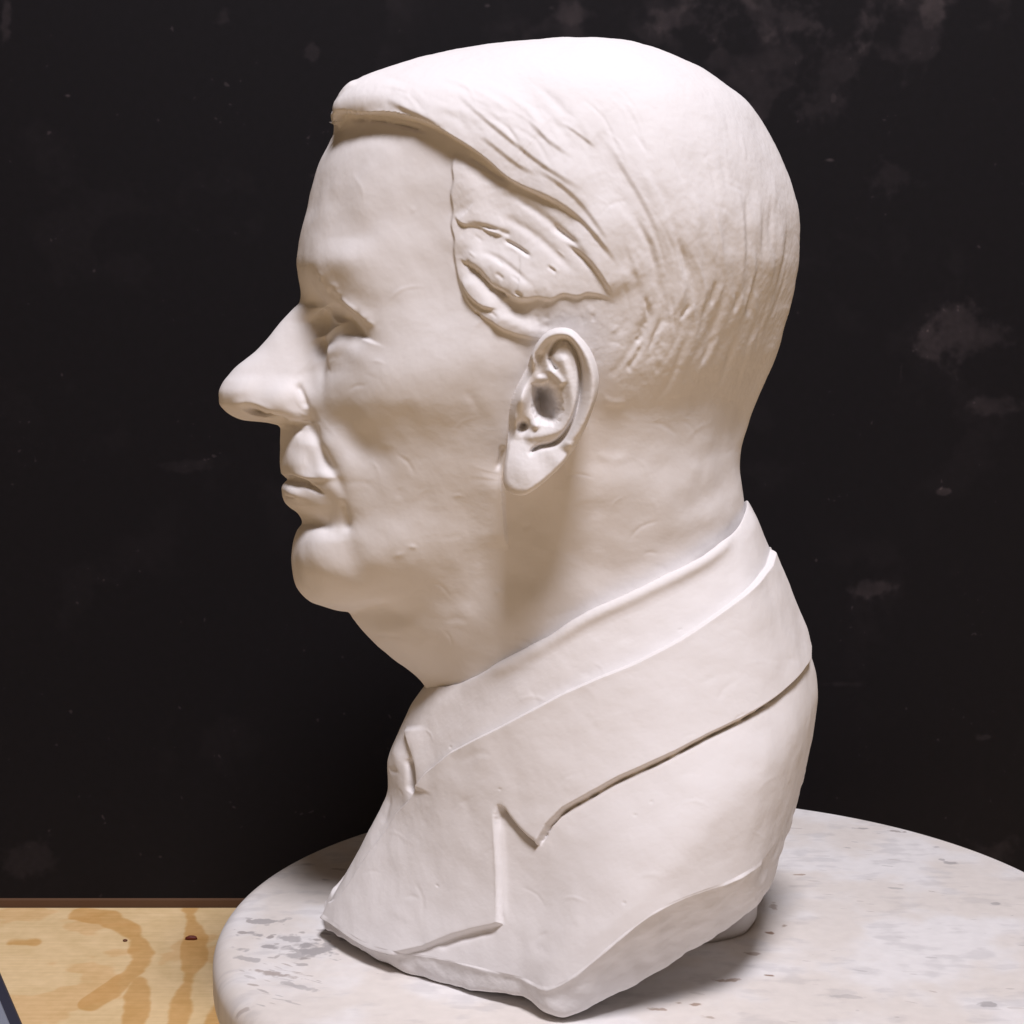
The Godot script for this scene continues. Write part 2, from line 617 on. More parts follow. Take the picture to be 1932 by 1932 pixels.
	var scrap2 := put("clay_scrap", crumb(Vector3(6, 3, 5) * UNIT, 9), brown, self)
	scrap2.position = metres(bench_point(236, 1776))
	tag(scrap2, "tiny round dark speck on the plywood left of the red scrap", "scrap")

func bench_point(px: float, py: float, above := 0.0) -> Vector3:
	var a := traced(px, py, 0.0)
	var b := traced(px, py, 400.0)
	return a.lerp(b, (above - BENCH - a.y) / (b.y - a.y))

func disc_point(px: float, py: float) -> Vector2:
	var a := traced(px, py, 0.0)
	var b := traced(px, py, 400.0)
	var q := a.lerp(b, (DISC_TOP - a.y) / (b.y - a.y))
	return Vector2(q.x, q.z)

# ---- the round stand

func build_stand() -> void:
	var centre := Vector2(300, -57)
	var r := 880.0
	var stand := Node3D.new()
	stand.name = "turntable"
	stand.position = Vector3(centre.x, 0, centre.y) * UNIT
	add_child(stand)
	tag(stand, "round white painted turntable with worn scuffed top under the bust", "turntable")
	var size := 1280
	var a := bytes_of(noise(31, 0.010, 5), size, size)
	var b := bytes_of(noise(32, 0.035, 4), size, size)
	var c := bytes_of(noise(33, 0.004, 3), size, size)
	var worn := PackedFloat32Array()
	worn.resize(size * size)
	var brown := worn.duplicate()
	var rng := RandomNumberGenerator.new()
	rng.seed = 7
	var marks := []            # place on the disc, length, width, turn, strength, brownness
	for m in [[500, 1738, 60, 20, 0.0, 0.9, 0], [480, 1762, 40, 22, 0.2, 0.9, 0], [545, 1770, 50, 20, 0.5, 0.8, 0], [600, 1790, 70, 34, 0.35, 1.0, 0], [560, 1800, 40, 20, 0.3, 0.7, 0],
			[470, 1810, 60, 12, 0.5, 0.7, 0], [510, 1835, 80, 12, 0.5, 0.7, 0.4], [560, 1860, 60, 10, 0.5, 0.6, 0], [650, 1770, 40, 14, 0.4, 0.6, 0], [450, 1790, 30, 14, 0.2, 0.7, 0],
			[1625, 1563, 26, 8, 0.1, 0.8, 0], [1655, 1572, 22, 7, 0.1, 0.6, 0], [1690, 1568, 30, 9, 0.2, 0.8, 0.2], [1595, 1599, 24, 9, 0.3, 0.7, 0], [1770, 1598, 20, 9, 0.0, 0.6, 0],
			[1775, 1621, 14, 9, 0.4, 0.7, 0], [1795, 1628, 26, 12, 0.1, 0.8, 0], [1690, 1676, 34, 6, 0.3, 0.6, 0], [1760, 1682, 16, 6, 0.4, 0.6, 0.3], [1880, 1705, 12, 9, 0.0, 0.7, 0],
			[1910, 1727, 16, 10, 0.2, 0.9, 0], [1850, 1760, 18, 8, 0.2, 0.5, 0], [1865, 1895, 18, 20, 0.8, 0.8, 0], [1790, 1935, 20, 8, 0.3, 0.7, 0], [1600, 1880, 60, 8, 0.1, 0.4, 0],
			[1460, 1712, 14, 30, 0.2, 0.6, 0.6], [1478, 1745, 20, 16, 0.2, 0.7, 0.8], [1452, 1760, 14, 9, 0.0, 0.9, 1.0], [1505, 1650, 26, 5, 0.0, 0.6, 1.0], [1450, 1840, 14, 6, 0.2, 0.9, 1.0],
			[1375, 1850, 34, 14, 0.0, 0.7, 1.0], [1300, 1895, 40, 10, 0.1, 0.7, 1.0], [1240, 1905, 30, 8, 0.2, 0.6, 1.0], [1340, 1920, 30, 9, 0.3, 0.5, 0.8], [1420, 1800, 26, 12, 0.1, 0.6, 0.8],
			[640, 1640, 40, 9, 0.2, 0.5, 0.3], [620, 1660, 30, 8, 0.2, 0.6, 0.2], [575, 1630, 30, 8, 0.2, 0.4, 0.4], [1850, 1400, 9, 9, 0.0, 0.0, 0]]:
		marks.append(m)
	for k in 60:                                   # flaked patch at the front left
		var at := Vector2(rng.randf_range(-1, 1), rng.randf_range(-1, 1))
		if at.length() < 1.0:
			marks.append([555 + at.x * 110 + at.y * 34, 1772 + at.y * 48, rng.randf_range(6, 26), rng.randf_range(4, 13), rng.randf_range(-0.1, 0.7), rng.randf_range(0.35, 0.95), rng.randf() * 0.15])
	for k in 26:
		marks.append([rng.randf_range(440, 600), rng.randf_range(1815, 1900), rng.randf_range(10, 40), rng.randf_range(1.5, 4), rng.randf_range(0.3, 0.7), rng.randf_range(0.3, 0.7), rng.randf() * 0.4])
	for k in 60:
		marks.append([rng.randf_range(1490, 1930), rng.randf_range(1560, 1930), rng.randf_range(8, 30), rng.randf_range(1.5, 4), rng.randf_range(-0.1, 0.4), rng.randf_range(0.12, 0.45), rng.randf() * 0.3])
	for k in 20:
		marks.append([rng.randf_range(420, 1930), rng.randf_range(1560, 1930), rng.randf_range(6, 22), rng.randf_range(2, 7), rng.randf_range(-0.2, 0.6), rng.randf_range(0.15, 0.45), rng.randf() * 0.5])
	var per := size / (2.0 * r)
	for m in marks:
		var q := (disc_point(m[0], m[1]) - centre + Vector2(r, r)) * per
		var half := Vector2(m[2] * 1.25, m[3] * 1.8) * per * 0.6
		var reach := int(maxf(half.x, half.y) * 1.8) + 2
		var cs := cos(m[4])
		var sn := sin(m[4])
		for y in range(maxi(int(q.y) - reach, 0), mini(int(q.y) + reach, size)):
			for x in range(maxi(int(q.x) - reach, 0), mini(int(q.x) + reach, size)):
				var dx := x - q.x
				var dy := y - q.y
				var u := (dx * cs + dy * sn) / half.x
				var v := (dy * cs - dx * sn) / half.y
				var i := y * size + x
				var e := 1.0 - sqrt(u * u + v * v) + (b[i] / 255.0 - 0.5) * 1.5 + (a[i] / 255.0 - 0.5) * 0.8
				var s: float = smoothstep(0.16, 0.58, e) * m[5]
				if s > worn[i]:
					worn[i] = s
					brown[i] = m[6]
	var data := PackedByteArray()
	data.resize(size * size * 3)
	var white := Color(0.905, 0.895, 0.890)
	var cream := Color(0.875, 0.850, 0.825)
	var under := Color(0.60, 0.585, 0.585)
	var rust := Color(0.46, 0.34, 0.26)
	for i in size * size:
		var base := cream.lerp(white, smoothstep(0.35, 0.65, c[i] / 255.0 * 0.7 + a[i] / 255.0 * 0.3))
		var k := (b[i] / 255.0 - 0.5) * 0.035
		base = base.lerp(under, 0.17 * smoothstep(0.52, 0.72, a[i] / 255.0 * 0.6 + b[(i / size) * size * 1 + (i % size) / 3] / 255.0 * 0.4))
		var col := base.lerp(under.lerp(rust, brown[i]), worn[i] * 0.75)
		data[i * 3] = clampi(int((col.r + k) * 255.0), 0, 255)
		data[i * 3 + 1] = clampi(int((col.g + k) * 255.0), 0, 255)
		data[i * 3 + 2] = clampi(int((col.b + k) * 255.0), 0, 255)
	var paint := StandardMaterial3D.new()
	paint.albedo_texture = ImageTexture.create_from_image(Image.create_from_data(size, size, false, Image.FORMAT_RGB8, data))
	paint.roughness = 0.6
	paint.heightmap_enabled = true
	paint.heightmap_texture = bump_noise(35, 0.012, 5)
	paint.heightmap_scale = 0.02
	var prof := PackedVector2Array()
	var thick := 125.0
	for k in 9:                                     # from the underside edge over the rounded rim to the middle of the top
		var t := -PI / 2 + PI * k / 16.0
		prof.append(Vector2(r - 46 + 46 * cos(t), DISC_TOP + BENCH - thick + 46 + 46 * sin(t)))
	for k in range(0, 11):
		var t := PI / 2 * k / 10.0
		prof.append(Vector2(r - 40 + 40 * cos(t), DISC_TOP + BENCH - 40 + 40 * sin(t)))
	prof.append(Vector2(r * 0.6, DISC_TOP + BENCH))
	prof.append(Vector2(0.5, DISC_TOP + BENCH))
	prof.insert(0, Vector2(60, DISC_TOP + BENCH - thick))
	for k in prof.size():
		prof[k] *= UNIT
	prof.reverse()
	put("turntable_top", lathe(prof, 256, r * UNIT), paint, stand)
	var iron := StandardMaterial3D.new()
	iron.albedo_color = Color(0.30, 0.26, 0.22)
	iron.roughness = 0.6
	var foot := PackedVector2Array([Vector2(0.5, 246), Vector2(150, 244), Vector2(160, 60), Vector2(420, 44), Vector2(430, 30), Vector2(430, 0.5), Vector2(0.5, 0.5)])
	for k in foot.size():
		foot[k] *= UNIT
	put("turntable_foot", lathe(foot, 96), iron, stand)

# ---- the bust

var tone: FastNoiseLite
var bins := {}

func clay_material() -> StandardMaterial3D:
	var m := StandardMaterial3D.new()
	m.albedo_color = Color(0.888, 0.876, 0.872)
	m.roughness = 0.86
	m.metallic_specular = 0.3
	m.uv1_triplanar = true
	m.uv1_scale = Vector3(14, 14, 14)
	var im := noise(51, 0.02, 4).get_seamless_image(512, 512)
	im.convert(Image.FORMAT_RGBA8)
	im.bump_map_to_normal_map(2.0)
	m.normal_enabled = true
	m.normal_texture = ImageTexture.create_from_image(im)
	m.normal_scale = 0.12
	return m

func fill_bins(p: PackedVector3Array) -> void:
	bins.clear()
	for k in range(0, p.size(), 5):
		var s := seen_at(p[k])
		var key := Vector2i(int(s.x / 10.0), int(s.y / 10.0))
		if not bins.has(key) or bins[key] < p[k].z:
			bins[key] = p[k].z

func head_z(px: float, py: float) -> float:
	var sum := 0.0
	var count := 0.0
	for dx in [-14, 0, 14]:
		for dy in [-14, 0, 14]:
			var key := Vector2i(int((px + dx) / 10.0), int((py + dy) / 10.0))
			if bins.has(key):
				sum += bins[key]
				count += 1.0
	return sum / maxf(count, 1.0)

func on_surface(px: float, py: float) -> Vector2:
	var key := Vector2i(int(px / 10.0), int(py / 10.0))
	var z := 0.0
	var got := false
	for r in 8:
		for dx in range(-r, r + 1):
			for dy in range(-r, r + 1):
				var k := key + Vector2i(dx, dy)
				if bins.has(k):
					z = maxf(z, bins[k]) if got else bins[k]
					got = true
		if got:
			break
	var q := traced(px, py, z)
	return Vector2(q.x, q.y)

func laid(list: Array) -> PackedVector2Array:        # measured pairs -> places on the side of the bust
	var out := PackedVector2Array()
	for k in range(0, list.size(), 2):
		out.append(on_surface(list[k], list[k + 1]))
	# rounded between the measured places
	if out.size() < 3:
		return out
	var fine := PackedVector2Array()
	for i in out.size() - 1:
		var a := out[maxi(i - 1, 0)]
		var b := out[i]
		var c := out[i + 1]
		var e := out[mini(i + 2, out.size() - 1)]
		for t in 3:
			fine.append(b.cubic_interpolate(c, a, e, t / 3.0))
	fine.append(out[out.size() - 1])
	return fine

func corners(list: Array) -> PackedVector2Array:
	var out := PackedVector2Array()
	for k in range(0, list.size(), 2):
		out.append(on_surface(list[k], list[k + 1]))
	return out

func build_bust() -> void:
	tone = noise(61, 0.02, 3)
	var bust := Node3D.new()
	bust.name = "portrait_bust"
	bust.position = Vector3(80, BENCH + DISC_TOP, 0) * UNIT
	add_child(bust)
	tag(bust, "off white clay portrait bust of a man in jacket and collar, facing left", "bust")
	var m := clay_material()
	build_head(bust, m)
	build_ears(bust, m)
	build_torso(bust, m)
	build_support(bust, m)

func profile(pairs: Array) -> Array:                 # [x line, y line] over the measured height
	var v := PackedFloat32Array()
	var x := PackedFloat32Array()
	var y := PackedFloat32Array()
	for k in range(0, pairs.size(), 2):
		var q := traced(pairs[k], pairs[k + 1], 0.0)
		v.append(pairs[k + 1])
		x.append(q.x)
		y.append(q.y)
	return [line_of(v, x), line_of(v, y)]

func build_head(bust: Node3D, m: Material) -> void:
	var front := profile([1083, 74.4, 1028, 76, 930, 83, 831, 101, 747, 126, 692, 151, 647, 182, 633, 205, 626, 220, 627, 229, 631, 238, 630, 252, 624, 266, 603, 308, 591, 347, 582, 384, 572, 425, 565, 464, 560.5, 495]
		+ [563, 519, 568, 552, 565, 570, 554, 581, 530, 607, 504, 639, 482, 663, 465, 677, 446, 692, 432, 706, 421, 720, 414, 742, 415, 759, 425, 773, 439, 784, 458, 792, 482, 795.4, 506, 798, 525, 802]
		+ [529.7, 809, 528.4, 835, 528, 871, 530, 891, 537, 898, 543.5, 904, 539, 910, 533.4, 921, 533, 932, 537.6, 945, 549, 956, 562.8, 967, 571, 984, 561, 1000, 553, 1025, 550, 1053, 553, 1078, 560, 1103]
		+ [571, 1120, 588, 1134, 610, 1142, 638, 1150, 656.6, 1153, 666, 1165, 683, 1186, 705, 1210, 733, 1235, 764, 1258, 787, 1277, 801, 1294, 815, 1340])
	var back := profile([1112, 74.4, 1184, 78, 1220, 89, 1271, 107, 1321, 130, 1365, 159, 1400, 186, 1429, 220, 1454, 263, 1476, 310, 1494, 360, 1505, 407, 1507.5, 443, 1505.6, 486, 1499.5, 526, 1489, 580]
		+ [1476, 627, 1462, 674, 1444, 717, 1427, 757, 1407, 812, 1397, 848, 1395.4, 880, 1399.5, 921, 1402, 940, 1404, 990])
	# each row: front height, back height, then places along it and how far they stand out from the middle plane
	var rows := [
		[74.4, 74.4, 1090, 0, 1105, 0],
		[90, 90, 960, 60, 1030, 92, 1110, 100, 1170, 78],
		[120, 120, 800, 68, 880, 120, 980, 160, 1090, 176, 1180, 160, 1260, 100],
		[160, 160, 700, 75, 760, 130, 850, 180, 980, 220, 1100, 236, 1220, 210, 1310, 140, 1345, 85],
		[215, 215, 636, 75, 665, 130, 720, 178, 820, 228, 960, 266, 1100, 286, 1230, 268, 1340, 195, 1400, 110],
		[240, 240, 642, 70, 668, 124, 720, 176, 820, 232, 960, 274, 1100, 296, 1230, 282, 1350, 210, 1415, 110],
		[300, 300, 616, 75, 635, 120, 675, 168, 740, 212, 820, 246, 960, 288, 1100, 318, 1220, 314, 1340, 262, 1420, 170, 1455, 95],
		[380, 380, 593, 80, 612, 128, 650, 172, 710, 212, 790, 242, 880, 272, 980, 304, 1100, 334, 1220, 336, 1340, 292, 1430, 200, 1480, 110],
		[450, 450, 577, 82, 596, 130, 635, 174, 690, 208, 770, 238, 860, 266, 960, 302, 1060, 332, 1160, 346, 1270, 336, 1380, 280, 1460, 180, 1490, 100],
		[497, 497, 570, 82, 588, 132, 618, 174, 660, 208, 720, 234, 790, 252, 870, 272, 960, 302, 1060, 332, 1160, 346, 1270, 332, 1380, 272, 1460, 168, 1488, 95],
		[535, 535, 573, 52, 586, 86, 604, 128, 632, 172, 672, 210, 725, 238, 800, 258, 900, 290, 1000, 320, 1150, 342, 1270, 326, 1380, 258, 1450, 164, 1480, 95],
		[572, 572, 571, 30, 585, 50, 598, 78, 612, 112, 636, 158, 676, 206, 730, 242, 800, 266, 900, 296, 1000, 320, 1150, 338, 1270, 318, 1380, 242, 1440, 154, 1472, 85],
		[610, 610, 545, 30, 572, 46, 592, 56, 606, 66, 616, 102, 628, 140, 645, 168, 668, 196, 702, 226, 750, 254, 820, 278, 900, 298, 1000, 318, 1150, 334, 1270, 310, 1370, 232, 1430, 150, 1460, 85],
		[650, 650, 512, 32, 545, 50, 578, 62, 600, 68, 612, 78, 622, 112, 636, 150, 656, 184, 690, 222, 740, 256, 800, 281, 900, 303, 1000, 316, 1150, 326, 1270, 298, 1360, 220, 1420, 138, 1448, 80],
		[700, 700, 450, 34, 500, 58, 550, 72, 588, 78, 606, 88, 620, 108, 634, 138, 652, 170, 690, 216, 740, 256, 800, 283, 900, 302, 1000, 310, 1150, 312, 1260, 282, 1350, 196, 1400, 122, 1430, 70],
		[740, 738, 425, 42, 450, 64, 490, 76, 540, 88, 566, 88, 580, 92, 600, 114, 625, 145, 655, 176, 700, 218, 760, 256, 850, 286, 950, 300, 1050, 302, 1150, 298, 1250, 262, 1330, 188, 1385, 115, 1415, 62],
		[770, 755, 435, 34, 460, 60, 500, 82, 545, 94, 568, 90, 580, 93, 598, 112, 624, 143, 656, 175, 700, 214, 760, 250, 850, 278, 950, 293, 1050, 294, 1150, 287, 1250, 248, 1330, 176, 1380, 106, 1408, 58],
		[784, 764, 450, 18, 470, 34, 500, 54, 530, 78, 555, 90, 570, 88, 582, 92, 600, 113, 622, 140, 655, 173, 700, 211, 760, 247, 850, 274, 950, 290, 1050, 291, 1150, 284, 1250, 245, 1330, 173, 1378, 103, 1406, 56],
		[790, 768, 470, 17, 500, 34, 530, 60, 556, 82, 572, 84, 584, 91, 600, 112, 622, 140, 655, 172, 700, 210, 760, 245, 850, 272, 950, 288, 1050, 289, 1150, 282, 1250, 242, 1330, 170, 1375, 100, 1404, 55],
		[795.4, 772, 500, 12, 530, 36, 556, 60, 577, 84, 597, 110, 625, 141, 655, 171, 700, 209, 760, 243, 850, 270, 950, 286, 1050, 288, 1150, 280, 1250, 240, 1330, 168, 1374, 99, 1402, 54],
		[803, 778, 533, 26, 545, 44, 560, 62, 577, 86, 598, 110, 625, 140, 655, 170, 700, 208, 760, 242, 850, 268, 950, 284, 1050, 286, 1150, 278, 1250, 238, 1330, 165, 1372, 98, 1400, 52],
		[835, 796, 534, 34, 546, 66, 562, 98, 582, 116, 610, 136, 650, 167, 700, 203, 760, 236, 850, 262, 950, 278, 1050, 281, 1150, 273, 1250, 234, 1330, 160, 1368, 95, 1394, 50],
		[872, 812, 534, 46, 546, 84, 565, 114, 588, 128, 618, 147, 660, 174, 710, 203, 770, 230, 850, 254, 950, 270, 1050, 275, 1150, 268, 1250, 231, 1330, 158, 1365, 95, 1390, 50],
		[893, 821, 539, 44, 550, 80, 567, 110, 590, 136, 620, 160, 660, 182, 710, 205, 770, 227, 850, 249, 950, 266, 1050, 272, 1150, 266, 1250, 230, 1330, 157, 1365, 95, 1389, 50],
		[904, 826, 549, 40, 560, 76, 576, 106, 597, 132, 622, 156, 660, 181, 710, 203, 770, 225, 850, 246, 950, 264, 1050, 271, 1150, 265, 1250, 230, 1330, 157, 1365, 95, 1388, 50],
		[921, 834, 541, 46, 556, 84, 576, 110, 600, 134, 625, 156, 660, 179, 710, 200, 770, 221, 850, 242, 950, 261, 1050, 269, 1150, 264, 1250, 229, 1330, 157, 1365, 95, 1388, 50],
		[945, 844, 546, 46, 562, 82, 584, 112, 610, 140, 640, 162, 680, 185, 730, 206, 790, 224, 860, 240, 950, 257, 1050, 267, 1150, 263, 1250, 229, 1330, 157, 1365, 96, 1388, 50],
		[984, 860, 579, 46, 594, 84, 616, 118, 645, 148, 685, 176, 735, 199, 795, 218, 860, 232, 950, 249, 1050, 261, 1150, 261, 1250, 229, 1330, 158, 1365, 97, 1388, 50],
		[1020, 872, 562, 50, 576, 90, 600, 124, 632, 152, 672, 176, 725, 197, 790, 214, 860, 226, 950, 242, 1050, 256, 1150, 258, 1250, 229, 1330, 158, 1365, 97, 1388, 50],
		[1060, 884, 557, 50, 570, 90, 596, 124, 632, 152, 676, 175, 735, 194, 800, 209, 870, 220, 960, 235, 1050, 249, 1150, 254, 1250, 228, 1330, 158, 1366, 97, 1389, 50],
		[1103, 897, 570, 50, 588, 86, 616, 119, 656, 148, 710, 172, 775, 191, 850, 206, 940, 223, 1050, 241, 1150, 249, 1250, 226, 1330, 157, 1368, 96, 1391, 50],
		[1134, 906, 605, 50, 630, 84, 668, 117, 720, 147, 785, 173, 860, 193, 950, 214, 1060, 237, 1150, 244, 1250, 223, 1330, 156, 1369, 96, 1393, 50],
		[1152, 911, 672, 44, 694, 78, 724, 110, 764, 140, 815, 167, 880, 191, 960, 213, 1060, 234, 1150, 241, 1250, 221, 1330, 156, 1370, 96, 1394, 50],
		[1200, 922, 712, 46, 736, 85, 768, 118, 806, 148, 856, 176, 925, 203, 1005, 223, 1090, 234, 1180, 232, 1270, 206, 1340, 152, 1374, 95, 1396, 50],
		[1294, 945, 814, 50, 836, 90, 868, 128, 910, 160, 965, 191, 1035, 216, 1115, 228, 1200, 223, 1285, 190, 1345, 140, 1378, 92, 1398, 50],
		[1340, 990, 828, 50, 850, 92, 880, 130, 920, 162, 975, 193, 1045, 218, 1120, 229, 1205, 224, 1288, 191, 1347, 140, 1380, 92, 1400, 50]]
	var cols := 620
	var share := PackedFloat32Array()
	for j in cols:
		share.append((1.0 - cos(PI * j / (cols - 1.0))) / 2.0)
	# inner columns follow an eased front line, so that they run straight past the nose, the lips and the chin
	var gx := PackedFloat32Array()
	var gv := PackedFloat32Array()
	for k in 424:
		gv.append(73.0 + k * 3.0)
		gx.append(along(front[0], gv[k]))
	for turn in 3:
		var e := gx.duplicate()
		for k in gx.size():
			var sum := 0.0
			for o in range(-10, 11):
				sum += gx[clampi(k + o, 0, gx.size() - 1)]
			e[k] = sum / 21.0
		gx = e
	var guide := line_of(gv, gx)
	var fall := PackedFloat32Array()
	for j in cols:
		fall.append(1.0 - smoothstep(0.0, 0.12, share[j]))
	var knots := PackedFloat32Array()
	var back_v := PackedFloat32Array()
	var squares := []                                # squared distance from the middle plane: round edges come by themselves
	for r in rows:
		var v: float = r[0]
		knots.append(v)
		back_v.append(r[1])
		var fx := along(front[0], v)
		var fy := along(front[1], v)
		var bx := along(back[0], r[1])
		var by := along(back[1], r[1])
		var xs := PackedFloat32Array([0.0])
		var qs := PackedFloat32Array([0.0])
		for k in range(2, r.size(), 2):
			var z: float = r[k + 1]
			var x: float = r[k] - 966.0
			for turn in 3:
				var s := clampf((x - fx) / (bx - fx), 0.0, 1.0)
				x = (r[k] - 966.0) * (FAR - lerpf(fy, by, s) * sin(pitch) - z * cos(pitch)) / FAR
			xs.append((x - fx) / (bx - fx))
			qs.append(z * z)
		xs.append(1.0)
		qs.append(0.0)
		var l := line_of(xs, qs)
		var row := PackedFloat32Array()
		var eased_x := lerpf(fx, along(guide, v), smoothstep(110.0, 240.0, v))
		for j in cols:
			var x := lerpf(eased_x, bx, share[j]) + (fx - eased_x) * fall[j]
			row.append(along(l, (x - fx) / (bx - fx)))
		squares.append(row)
	var back_of := line_of(knots, back_v)
	# the closely spaced rows of nostrils and lips only shape the front; farther back the other rows rule
	for j in cols:
		var w := smoothstep(0.11, 0.2, share[j])
		if w > 0.0:
			var kv := PackedFloat32Array()
			var kq := PackedFloat32Array()
			for r in squares.size():
				if not is_front_row(knots[r]):
					kv.append(knots[r])
					kq.append(squares[r][j])
			var l := line_of(kv, kq)
			for r in squares.size():
				if is_front_row(knots[r]):
					squares[r][j] = lerpf(squares[r][j], along(l, knots[r]), w)
	var per_col := []
	for j in cols:
		var q := PackedFloat32Array()
		for r in squares.size():
			q.append(squares[r][j])
		per_col.append(line_of(knots, q))
	# rows no farther apart than 2.4 along either profile
	var vs := PackedFloat32Array([74.4])
	var v := 74.4
	while v < 1339.9:
		var step := 2.3
		for turn in 12:
			var fa := Vector2(along(front[0], v + step) - along(front[0], v), step)
			var b0 := along(back_of, v)
			var b1 := along(back_of, v + step)
			var ba := Vector2(along(back[0], b1) - along(back[0], b0), b1 - b0)
			if maxf(fa.length(), ba.length()) <= 2.9:
				break
			step *= 0.72
		v = minf(v + step, 1340.0)
		vs.append(v)
	var nr := vs.size()
	var p := PackedVector3Array()
	p.resize(nr * cols)
	var at := PackedInt32Array()
	at.resize(nr)
	for i in nr:
		v = vs[i]
		var bv := along(back_of, v)
		var fx := along(front[0], v)
		var fy := along(front[1], v)
		var bx := along(back[0], bv)
		var by := along(back[1], bv)
		var eased_x := lerpf(fx, along(guide, v), smoothstep(110.0, 240.0, v))
		var k := clampi(knots.bsearch(v, false) - 1, 0, knots.size() - 2)
		var h := knots[k + 1] - knots[k]
		var t := (v - knots[k]) / h
		var t2 := t * t
		var t3 := t2 * t
		var c0 := 2 * t3 - 3 * t2 + 1
		var c1 := (t3 - 2 * t2 + t) * h
		var c2 := 3 * t2 - 2 * t3
		var c3 := (t3 - t2) * h
		for j in cols:
			var l: Line = per_col[j]
			var q := l.y[k] * c0 + l.m[k] * c1 + l.y[k + 1] * c2 + l.m[k + 1] * c3
			p[i * cols + j] = Vector3(lerpf(eased_x, bx, share[j]) + (fx - eased_x) * fall[j], lerpf(fy, by, share[j]), sqrt(maxf(q, 0.0)))
	p = eased(p, nr, cols, 2)
	# the broad planes of cheek, skull and neck are eased further along the height
	var inner := PackedFloat32Array()
	for j in cols:
		inner.append(smoothstep(0.12, 0.22, share[j]) * (1.0 - smoothstep(0.93, 0.99, share[j])) * 0.5)
	for o in [34.0, 24.0, 15.0, 9.0, 5.0]:
		var e := p.duplicate()
		for i in range(20, nr - 1):
			var r := minf(o, vs[nr - 1] - vs[i])
			var a0 := clampi(vs.bsearch(vs[i] - r, false) - 1, 0, nr - 2)
			var b0 := clampi(vs.bsearch(vs[i] + r, false) - 1, 0, nr - 2)
			var af := clampf((vs[i] - r - vs[a0]) / (vs[a0 + 1] - vs[a0]), 0.0, 1.0)
			var bf := clampf((vs[i] + r - vs[b0]) / (vs[b0 + 1] - vs[b0]), 0.0, 1.0)
			var wi := minf(1.0, (vs[i] - vs[20]) / 90.0)
			a0 *= cols
			b0 *= cols
			for j in range(1, cols - 1):
				var w := inner[j] * wi
				if w > 0.005:
					var lo := p[a0 + j].z * (1.0 - af) + p[a0 + cols + j].z * af
					var hi := p[b0 + j].z * (1.0 - bf) + p[b0 + cols + j].z * bf
					e[i * cols + j].z = p[i * cols + j].z * (1.0 - w) + (lo + hi) * 0.5 * w
		p = e
	var n := grid_normals(p, nr, cols)
	for j in cols:
		n[j] = Vector3.UP
	fill_bins(p)
	var clay := Clay.new(-580, -420, 580, 930, 1.5)
	model_face(clay)
	model_hair(clay)
	var kinds := PackedByteArray()
	kinds.resize(p.size())
	var nostril := Clay.new(-560, 130, -400, 240, 1.5)
	nostril.blob(on_surface(481, 777), 20, 8.0, -0.28, 46)
	nostril.blob(on_surface(506, 785), 14, 5.0, -0.3, 18)
	var lumps := noise(62, 0.010, 2)
	var grain := noise(63, 0.06, 3)
	for k in p.size():
		var q := p[k]
		var d := clay.height(q.x, q.y)
		kinds[k] = clay.kind_at(q.x, q.y)
		d *= smoothstep(0.0, 18.0, q.z)
		if kinds[k] == 1:
			d *= smoothstep(4.0, 46.0, q.x - p[k / cols * cols].x)
		d += lumps.get_noise_3dv(q) * 1.9 + grain.get_noise_3dv(q) * (0.2 if kinds[k] == 0 else 0.5)
		var out := n[k]
		if kinds[k] == 1:                      # locks stand out sideways rather than up
			out = Vector3(out.x, out.y * 0.4, out.z).normalized() if q.z > 20.0 else out.lerp(Vector3(out.x, out.y * 0.4, out.z).normalized(), q.z / 20.0)
		p[k] = q + out * d
		if q.x < -402.0 and q.x > -558.0 and q.y > 132.0 and q.y < 238.0:
			p[k].z = maxf(minf(p[k].z, 4.0), p[k].z - nostril.height(q.x, q.y))
		if q.z < 0.01 or k < cols:
			p[k].z = 0.0
	n = grid_normals(p, nr, cols)
	for j in cols:
		n[j] = Vector3.UP
	for i in nr:
		for j in [0, cols - 1]:
			var e := n[i * cols + j]
			e.z = 0.0
			n[i * cols + j] = e.normalized() if e.length() > 1e-4 else Vector3.UP
	halves(p, n, nr, cols, kinds, ["face_and_neck", "hair"], bust, m)

func is_front_row(v: float) -> bool:
	return (v > 780.0 and v < 830.0) or (v > 880.0 and v < 940.0)

func eased(p: PackedVector3Array, nr: int, cols: int, times: int) -> PackedVector3Array:   # only the depth is smoothed, so outlines stay
	for turn in times:
		var q := p.duplicate()
		for i in range(1, nr - 1):
			for j in range(1, cols - 1):
				var k := i * cols + j
				q[k].z = p[k].z * 0.4 + (p[k - cols].z + p[k + cols].z + p[k - 1].z + p[k + 1].z) * 0.15
		p = q
	return p

